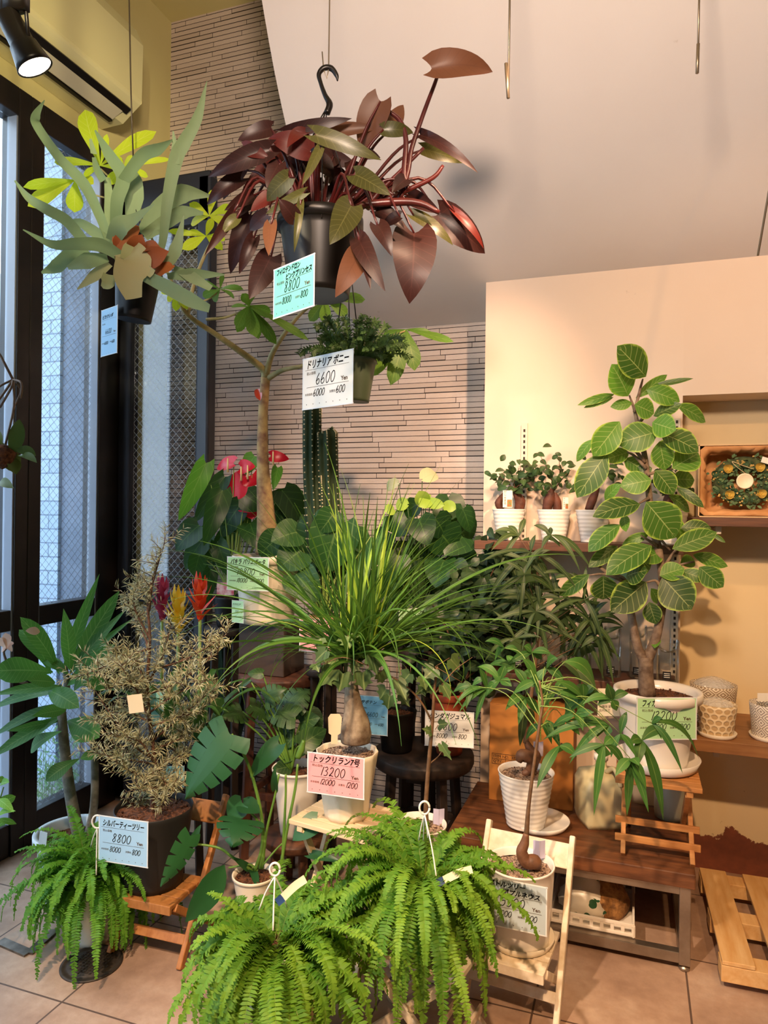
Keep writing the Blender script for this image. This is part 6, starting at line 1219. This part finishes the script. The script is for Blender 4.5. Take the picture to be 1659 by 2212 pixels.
for x0, y0, x1, y1, w in [(690, 1385, 608, 1490, 125), (745, 1405, 720, 1520, 135), (850, 1400, 860, 1510, 125), (900, 1310, 930, 1425, 115), (655, 1285, 588, 1352, 92), (622, 1215, 600, 1285, 82), (770, 1205, 780, 1280, 125), (590, 1360, 610, 1410, 75), (985, 1495, 945, 1562, 105), (1040, 1445, 1092, 1565, 95), (1000, 1535, 990, 1615, 92), (1115, 1410, 1055, 1485, 95), (1330, 1330, 1385, 1395, 112), (1252, 1385, 1188, 1445, 112), (1400, 1465, 1422, 1535, 82), (1225, 1470, 1138, 1535, 92), (1288, 1475, 1335, 1565, 84), (1268, 1700, 1325, 1692, 72), (1232, 1738, 1176, 1720, 64), (1280, 1798, 1342, 1895, 55), (950, 1400, 960, 1470, 90), (1060, 1530, 1110, 1600, 80), (700, 1330, 640, 1390, 80), (820, 1340, 790, 1420, 90), (1180, 1430, 1200, 1510, 90), (1090, 1500, 1040, 1560, 80)]:
    fanpx(lm, TB, x0, y0, x1, y1, w * 1.1, Z1 + R.uniform(-.08, .05), IVY, bend=R.uniform(-.05, .12)); a = TB(x0, y0)
    o = P(min(940, max(690, a[0])), 1440 if a[1] < 1560 else a[1] + 10, Z1); b.tube([o, P(a[0], a[1], Z1)], .0012, 4)
lm.build('foliage', IVM, t); b.build('stem', STK, t); booklet(t, 948, 1765, Z1 + .03)
# ===== four ginseng figs on the shelf
GIN = leafmat('ginseng_leaf', '#2c4526', '#456236', '#7d9556', 0, None, .36, .15, '#7a9a40', .03, .35); ROOT = plain('ginseng_root', '#6b3a26', .7, 0, '#48281c', 24, .5)
def ginseng(label, px, roots, leaves, twigs, Zoff=0, h=.128, tagp=None):
    q = on_y(px, 1166, 2.985); c = Vector((q.x, 2.985, S1 + .0005)); Z = (c - CAM).dot(FW); t = thing('ginseng_fig', c, label, 'plant', None)
    pot(t, c, .068, .046, h, WPOT, SOIL, .004, (.001, .005), None, 8, depth=.08)
    for pts, rad in roots: b = MB(); b.tube(path(T5, pts, Z), rad, 12, 4); b.build('root', ROOT, t)
    b = MB()
    for pts in twigs: b.tube(path(T5, pts, Z), [.0028, .002, .001], 5, 4)
    b.build('stem', TWIG, t); b = MB()
    for x, y in leaves:
        th = R.uniform(0, 6.28); l = R.uniform(48, 78); lp(b, T5, x - l * .5 * math.cos(th), y - l * .35 * math.sin(th), x + l * .5 * math.cos(th), y + l * .35 * math.sin(th), l * .58, Z + R.uniform(-.05, .05), prof='ellip', rows=5, cols=4, bend=.12)
    b.build('foliage', GIN, t)
    if tagp:
        b = MB(); cc = P(*T5(tagp[0], tagp[1]), Z - .055); b.box(cc, (tagp[2] / 3.19 * Z / F, .0015, tagp[3] / 3.19 * Z / F), Matrix.Rotation(TH, 3, 'Z')); o = b.build('plant_tag', plain('label_white', '#efe9dd', .4) if 'label_white' not in bpy.data.materials else bpy.data.materials['label_white'], t, smooth=False)
        b = MB(); w_ = tagp[2] / 3.19 * Z / F; h_ = tagp[3] / 3.19 * Z / F
        b.box(cc + RT * w_ * .2 - FW * .0015 - UP * h_ * .25, (w_ * .5, .001, h_ * .42), Matrix.Rotation(TH, 3, 'Z')); b.build('leaf_picture', plain('picture_green', '#4f8a4a', .5, 0, '#d05a3a', 120), o, smooth=False)
        b = MB(); to = lambda x, y: cc - FW * .0016 - RT * w_ * .42 + UP * (y * .0 + h_ * .36) + RT * x + UP * y
        for i_, ch in enumerate('がじゅまる'): text_mesh(b, ch, 0, -i_ * h_ * .17, w_ * .30, to)
        b.build('printed_text', INKS, o, smooth=False)
    return t
L1 = [(R.gauss(935, 80), R.gauss(170, 45)) for _ in range(46)] + [(745, 135), (790, 170), (820, 200), (835, 155), (870, 210), (880, 130), (905, 100), (960, 60), (1000, 100), (760, 150), (990, 200), (900, 240)]
ginseng('small ginseng fig in a white pot, leftmost on the dark shelf', 1098, [([(840, 385), (820, 340), (850, 290), (890, 250)], [.014, .017, .010, .006]), ([(960, 390), (968, 330), (940, 270), (925, 230)], [.020, .023, .014, .006])], L1, [[(930, 260), (930, 180), (960, 100)], [(925, 250), (860, 180), (760, 140)], [(935, 240), (1000, 180), (1020, 140)]], tagp=(882, 312, 64, 115))
L2 = [(R.gauss(1165, 75), R.gauss(170, 55)) for _ in range(52)] + [(1080, 15), (1110, 10), (1230, 5), (1235, 40), (1270, 70), (1300, 120), (1130, 60), (1060, 90), (1090, 110), (1330, 260), (1300, 220), (1310, 70), (1050, 150)]
ginseng('small ginseng fig with a squat root, second from the left on the dark shelf', 1196, [([(1150, 390), (1165, 330), (1180, 280), (1190, 240)], [.018, .024, .018, .007]), ([(1225, 390), (1222, 330), (1205, 270)], [.018, .018, .008])], L2, [[(1190, 270), (1180, 160), (1110, 20)], [(1195, 260), (1240, 150), (1235, 20)], [(1200, 255), (1270, 160), (1320, 110)]], tagp=(1282, 342, 36, 80))
L3 = [(R.gauss(1530, 90), R.gauss(140, 60)) for _ in range(34)] + [(1620, 60), (1600, 130), (1590, 260), (1640, 220)]
ginseng('small ginseng fig with a narrow upright root, third on the shelf', 1280, [([(1440, 390), (1465, 320), (1490, 260), (1500, 215)], [.016, .018, .013, .009])], L3, [[(1498, 230), (1540, 150), (1600, 60)], [(1500, 225), (1470, 140), (1440, 90)]])
L4 = [(R.gauss(1985, 70), R.gauss(170, 55)) for _ in range(34)]
ginseng('small ginseng fig standing behind the leaves of the big fig', 1446, [([(1985, 385), (1990, 320), (2000, 270), (1995, 230)], [.016, .02, .014, .008])], L4, [[(1995, 240), (1990, 150), (1960, 90)], [(1995, 240), (2050, 170), (2080, 110)]])
# ------------------------------------------------------------ small things on the shelves
GINX = on_y(1450, 1166, 2.985).x
def g4():
    c = Vector((GINX, 2.985, S2 * 0 + S1 + .0005)); return c
# boxed wreath on the right shelf
KRAFT = plain('kraft_paper', '#cf9a66', .8, 0, '#b9824f', 12, .5); BOXC = plain('box_card', '#d9b78a', .7); ORNG = plain('box_edge', '#b5783f', .7)
x0 = on_y(1508, 1100, 3.0).x; x1 = x0 + .33; zb = S2 + .0005; zt = on_y(1510, 962, 3.02).z; y0, y1 = 3.0, 3.12
t = thing('wreath_box', ((x0 + x1) / 2, 3.06, zb), 'open card box lined with brown paper on the right shelf', 'box')
b = MB(); b.bx(x0, x1, y1 - .004, y1, zb, zt); b.bx(x0, x0 + .004, y0, y1, zb, zt); b.bx(x1 - .004, x1, y0, y1, zb, zt); b.bx(x0, x1, y0, y1, zb, zb + .004); b.bx(x0, x1, y0, y1, zt - .004, zt); b.build('carton', BOXC, t, smooth=False)
b = MB(); n = 60; rows = []
cx0, cz0, hw, hh = (x0 + x1) / 2, (zb + zt) / 2, (x1 - x0) / 2 - .006, (zt - zb) / 2 - .006
for k, (s, y) in enumerate(((1.0, y0 + .004), (.93, y0 - .002), (.84, y0 + .03), (.80, y1 - .01))):
    row = []
    for i in range(n):
        a = 2 * math.pi * i / n; q = 1 / max(abs(math.cos(a)), abs(math.sin(a))); j = R.uniform(-.05, .05) if k in (1, 2) else 0
        row.append(Vector((cx0 + hw * (s + j) * q * math.cos(a), y + R.uniform(-.008, .008) * (k in (1, 2)), cz0 + hh * (s + j) * q * math.sin(a))))
    rows.append(row)
ids = b.grid(rows, .5, True); b.face(ids[-1]); b.build('paper_lining', KRAFT, t)
WR = thing('wreath', (cx0, y0 + .05, zb + .02), 'dried flower wreath with yellow roses lying in the paper-lined box', 'wreath')
rx, rz = hw * .54, hh * .52; yy = y0 + .055
b = MB(); b.tube([Vector((cx0 + rx * math.cos(a), yy, cz0 + rz * math.sin(a))) for a in [6.2832 * i / 40 for i in range(41)]], .028, 10); b.build('ring', plain('moss_green', '#4f5a35', .9, 0, '#2f3823', 40, .6), WR)
LV = leafmat('dried_leaf', '#3d5a3a', '#6f8a5a', None, 0, None, .5, .15); b = MB()
for i in range(280):
    a = R.uniform(0, 6.28); k = R.uniform(.5, 1.5); p = Vector((cx0 + rx * k * math.cos(a), yy - R.uniform(.005, .03), cz0 + rz * k * math.sin(a))); leaf(b, p, p + Vector((R.uniform(-.02, .02), R.uniform(-.012, .004), R.uniform(-.02, .02))), Vector((0, -1, .3)), .011, 'ellip', rows=3, cols=2)
b.build('leaf_spray', LV, WR)
def rose(c, r, m):
    b = MB()
    for k in range(3):
        rr = r * (1 - .28 * k); b.lathe(Vector(c) - Vector((0, .004 * k, 0)), [(rr * .35, 0), (rr * .8, .35 * rr), (rr, .8 * rr)], 18, Matrix.Rotation(math.radians(90), 3, 'X'), lambda a, z: 1 + .06 * math.sin(3 * a + k), cap=False)
    b.lathe(Vector(c) - Vector((0, .004, 0)), [(0, .1 * r), (r * .3, .3 * r), (0, .5 * r)], 12, Matrix.Rotation(math.radians(90), 3, 'X'), cap=False); b.build('rose', m, WR)
YR = plain('yellow_paper_rose', '#d9b956', .7); GR = plain('green_paper_rose', '#4c6a4a', .7)
for i, (dx, dz) in enumerate([(-.62, .55), (.55, .6), (-.55, -.6), (.62, -.55), (1.05, .1)]): rose((cx0 + rx * dx * 1.1, yy - .024, cz0 + rz * dz * 1.25), .017, YR)
for i, (dx, dz) in enumerate([(-1, .0), (-.85, .3), (0, -1.05), (-.3, -.9), (.3, -.95), (0, .95), (-.75, -.25), (.9, -.3), (.85, .35), (-1.15, -.5), (-1.2, .4)]): rose((cx0 + rx * dx, yy - .02, cz0 + rz * dz), .014, GR)
b = MB()
for i in range(90):
    a = R.uniform(0, 6.28); k = R.uniform(.7, 1.4); s = R.uniform(.003, .006); b.box((cx0 + rx * k * math.cos(a), yy - .028, cz0 + rz * k * math.sin(a)), (s, s, s), Matrix.Rotation(a, 3, (1, .3, .5)))
b.build('berries', plain('tan_seed', '#c9a860', .7), WR, smooth=False)['kind'] = 'stuff'
b = MB(); b.lathe((cx0 + .0, yy - .033, cz0 + .0), [(0, 0), (.030, 0), (.030, .003), (.026, .004), (.025, .003), (0, .003)], 30, Matrix.Rotation(math.radians(90), 3, 'X'), cap=False); b.build('round_tag', plain('cream_disc', '#ecdfc0', .5), WR)
b = MB(); b.tube([(cx0, yy - .034, cz0 + .03), (cx0 - .03, yy - .036, cz0 + .055), (cx0 - .045, yy - .036, cz0 + .075), (cx0 - .01, yy - .037, cz0 + .06), (cx0 + .03, yy - .036, cz0 + .045)], .0015, 5, 5); b.build('string_bow', plain('jute', '#c9b48a', .8), WR)
b = MB(); b.box((cx0 + .075, y0 + .01, cz0 + .075), (.045, .001, .022), Matrix.Rotation(.3, 3, 'Y') @ Matrix.Rotation(.25, 3, 'Z')); b.build('paper_tag', plain('paper_white', '#f1ebe0', .6), WR, smooth=False)
# patterned pots with saucers on the right lower shelf
def pattern_mat(name, light, dark, kind):
    g = G(name); s = g.n('ShaderNodeSeparateXYZ'); g.set(s, 0, g.coord('Object')); a = g.math('ARCTAN2', s.outputs[1], s.outputs[0]); u = g.math('MULTIPLY', a, 10 / 6.2832); v = g.math('MULTIPLY', s.outputs[2], 46.0 if kind != 'diamond' else 24.0)
    if kind == 'scale':
        row = g.math('FLOOR', v); uu = g.math('FRACT', g.math('ADD', g.math('MULTIPLY', u, 1.4), g.math('MULTIPLY', row, .5))); f = g.math('FRACT', v)
        d = g.math('ADD', g.math('POWER', g.math('ABSOLUTE', g.math('SUBTRACT', uu, .5)), 2.0), g.math('POWER', g.math('MULTIPLY', g.math('SUBTRACT', f, .5), .9), 2.0)); k = g.ramp(d, [(.10, (0, 0, 0)), (.2, (1, 1, 1))])
    else:
        a1 = g.math('ABSOLUTE', g.math('SUBTRACT', g.math('FRACT', u), .5)); a2 = g.math('ABSOLUTE', g.math('SUBTRACT', g.math('FRACT', v), .5)); d = g.math('ADD', a1, a2); k = g.ramp(g.math('FRACT', g.math('MULTIPLY', d, 4.0)), [(.45, (0, 0, 0)), (.55, (1, 1, 1))])
    g.set(g.b, 'Base Color', g.mix(k, lin(dark), lin(light))); g.b.inputs['Roughness'].default_value = .5; g.bump(k, .6, .004); return g.m
g = G('bubble_wrap'); g.b.inputs['Base Color'].default_value = (.9, .9, .88, 1); g.b.inputs['Roughness'].default_value = .15; vv = g.n('ShaderNodeTexVoronoi', Scale=110.0); g.set(vv, 'Vector', g.coord('Object')); g.bump(vv.outputs[0], .8, .006)
tr = g.n('ShaderNodeBsdfTransparent'); mx = g.n('ShaderNodeMixShader'); mx.inputs[0].default_value = .42; g.set(mx, 1, tr.outputs[0]); g.set(mx, 2, g.b.outputs[0]); g.set(g.out, 0, mx.outputs[0]); BUB = g.m; CERW = plain('ceramic_white', '#efe6d6', .35)
def decor_pot(label, px, y, r, rb, h, mat, wrap, sau=True):
    q = on_y(px, 1580, y); c = Vector((q.x, y, S3 + .0005))
    if sau: saucer('cream saucer under the ' + label.split(',')[0], (c.x, c.y, c.z), r * 1.0, CERW, .016); c.z += .0065
    b = MB(); b.lathe(c, [(0, 0), (rb, 0)] + [(rb + (r - rb) * (i / 8) ** .8, h * i / 8) for i in range(9)] + [(r - .006, h), (r - .008, h * .6), (0, h * .6)], 56, cap=False); o = b.build('patterned_pot', mat, origin=c); tag(o, label, 'pot')
    if wrap:
        w = MB(); rows = []
        for i in range(7):
            k = i / 6; rows.append([c + Vector((r * (.86 if i else .8) * (1 - k ** 3 * .9) * math.cos(a) * (1 + R.uniform(-.06, .06)), r * .86 * (1 - k ** 3 * .9) * math.sin(a) * (1 + R.uniform(-.06, .06)), h * .7 + (h * .62) * k ** .6 * .8)) for a in [6.2832 * j / 26 for j in range(26)]])
        w.grid(rows, .5, True); tag(w.build('bubble_wrap', BUB), 'crumpled bubble wrap stuffed in the ' + label.split(',')[0], 'bubble wrap')
PM1 = pattern_mat('cream_scale_relief', '#f0dfbf', '#cdb288', 'scale'); PM2 = pattern_mat('grey_diamond_relief', '#efe6d8', '#a2958a', 'diamond'); PM3 = pattern_mat('brown_leaf_relief', '#e8dcc8', '#9a8468', 'diamond')
decor_pot('cream scale-patterned pot, in front on the right shelf', 1548, 2.93, .070, .055, .115, PM1, True)
decor_pot('brown and white patterned pot, behind the cream one', 1540, 3.13, .088, .07, .15, PM3, True, False)
decor_pot('grey diamond-patterned pot, at the right edge of the picture', 1664, 2.96, .072, .06, .125, PM2, False)
b = MB(); q = on_y(1650, 1500, 2.96); b.box((q.x + .0, 2.95, S3 + .155), (.05, .001, .03), Matrix.Rotation(.3, 3, 'Z')); tag(b.build('paper_tag', plain('paper_tag_white', '#efe8da', .6), smooth=False), 'small white paper tag on the grey diamond-patterned pot', 'tag')
# glass cylinder vases on the lower shelf
VG = glassmat('vase_glass', (.97, .97, .95, 1), gloss=.7, base=.03)
def vase(label, px, r, h, cup, y=2.98):
    q = on_y(px, 1465, y); c = Vector((q.x, y, S4 + .0005)); t = thing('glass_vase', c, label, 'vase')
    b = MB(); b.lathe(c, [(0, 0), (r, 0), (r, h)], 36, cap=False); b.build('cylinder', VG, t)
    if cup: b = MB(); b.lathe(c + UP * (h - .045), [(0, 0), (r * .6, .004), (r * .85, .02), (r * .95, .05)], 30, cap=False); b.build('inner_cup', VG, t)
    b = MB(); b.box(c + Vector((-.005, -r - .0015, .03)), (.03, .001, .03)); o = b.build('label_sticker', plain('black_label', '#1d1714', .5) if 'black_label' not in bpy.data.materials else bpy.data.materials['black_label'], t, smooth=False)
    b = MB()
    for i in range(3): b.bx(c.x - .015, c.x + .006, c.y - r - .0025, c.y - r - .0021, c.z + .022 + i * .007, c.z + .024 + i * .007)
    b.build('printed_lines', bpy.data.materials['paper_white'], o, smooth=False)
vase('tall glass vase with an inner cup, seen through the long bottle tree leaves', 1322, .034, .19, True); vase('tall glass vase left of the fig trunk', 1378, .034, .20, True, 3.0); vase('shorter glass vase right of the fig trunk', 1442, .042, .155, True, 2.97)
vase('glass vase among the leaves below the ginseng figs', 1255, .04, .16, False, 3.0); vase('glass vase behind the bottle tree stem, left of the others', 1190, .045, .17, False, 3.0); vase('leftmost glass vase on the lower shelf', 1125, .045, .17, False, 2.99)
# signs on the wall and box print
cardpx('green', [(1374, 1508), (1503, 1507), (1505, 1597), (1378, 1597)], 2.42, 'green price card for 13200 yen on the white pot of the variegated fig', title='フィカス アルティシマ', price='13200', base='12000', tax='1200')
q = P(1315, 1517, 2.7); b = MB(); M_ = Matrix.Rotation(TH, 3, 'Z'); t = thing('shop_card', q - UP * .06, 'small cream shop card beside the white pot, left of the green price card', 'card'); b.box(q, (.085, .0012, .105), M_); b.build('sheet', plain('cream_card', '#efe4c8', .5), t, smooth=False)
b = MB(); to = lambda x, y: q - FW * .0014 + RT * (x - .038) + UP * (y - .02)
text_mesh(b, '陶器鉢 受皿付', 0, .0, .011, to, 0, 0, .075); text_mesh(b, '店内にて', 0, -.015, .011, to, 0, 0, .075); b.build('printed_text', INKB, t, smooth=False)
q = on_y(1345, 1215, YF - .004); t = thing('wall_notice', q - UP * .1, 'pale green notice on the plaster wall behind the big fig', 'notice'); b = MB(); b.box(q, (.11, .002, .15)); b.build('sheet', CARDM['mint'], t, smooth=False)
b = MB(); b.bx(q.x - .05, q.x - .03, q.y - .0016, q.y - .0011, q.z - .02, q.z + .0); b.build('dark_mark', INKS, t, smooth=False)
b = MB(); to = lambda x, y: Vector((CARTON_X + .012 + x, 2.8785, TH_ + .15 + y)); W_ = .13
text_mesh(b, 'ITEM NO.  37225', .004, .026, .0155, to); text_mesh(b, "Q'TY     1 PC", .004, .006, .0155, to)
for y in (.0, .021, .042): stroke(b, [(0, y), (W_, y)], .0014, to, 1)
for x in (0, .055, W_): stroke(b, [(x, 0), (x, .042)], .0014, to, 1)
text_mesh(b, 'it', .265, .10, .028, to, 0, .001); b.build('printed_text', INK, CARTON, smooth=False)
# teal card on the floor pots behind the tea tree
cardpx('aqua', [(358, 1655), (398, 1655), (398, 1700), (358, 1702)], 2.72, 'turquoise price card peeking out behind the silver tea tree pot', title='サンセベリア', price='2750', base='2500', tax='250')
cardpx('mint', [(500, 1295), (525, 1300), (527, 1345), (502, 1345)], 3.0, 'narrow mint card half hidden by blades below the money tree card', title='グズマニア', price='1980', base='1800', tax='180')
cardpx('aqua', [(322, 1497), (352, 1494), (354, 1570), (326, 1572)], 2.75, 'aqua price card seen through the tea tree needles', title='グズマニア', price='1980', base='1800', tax='180')
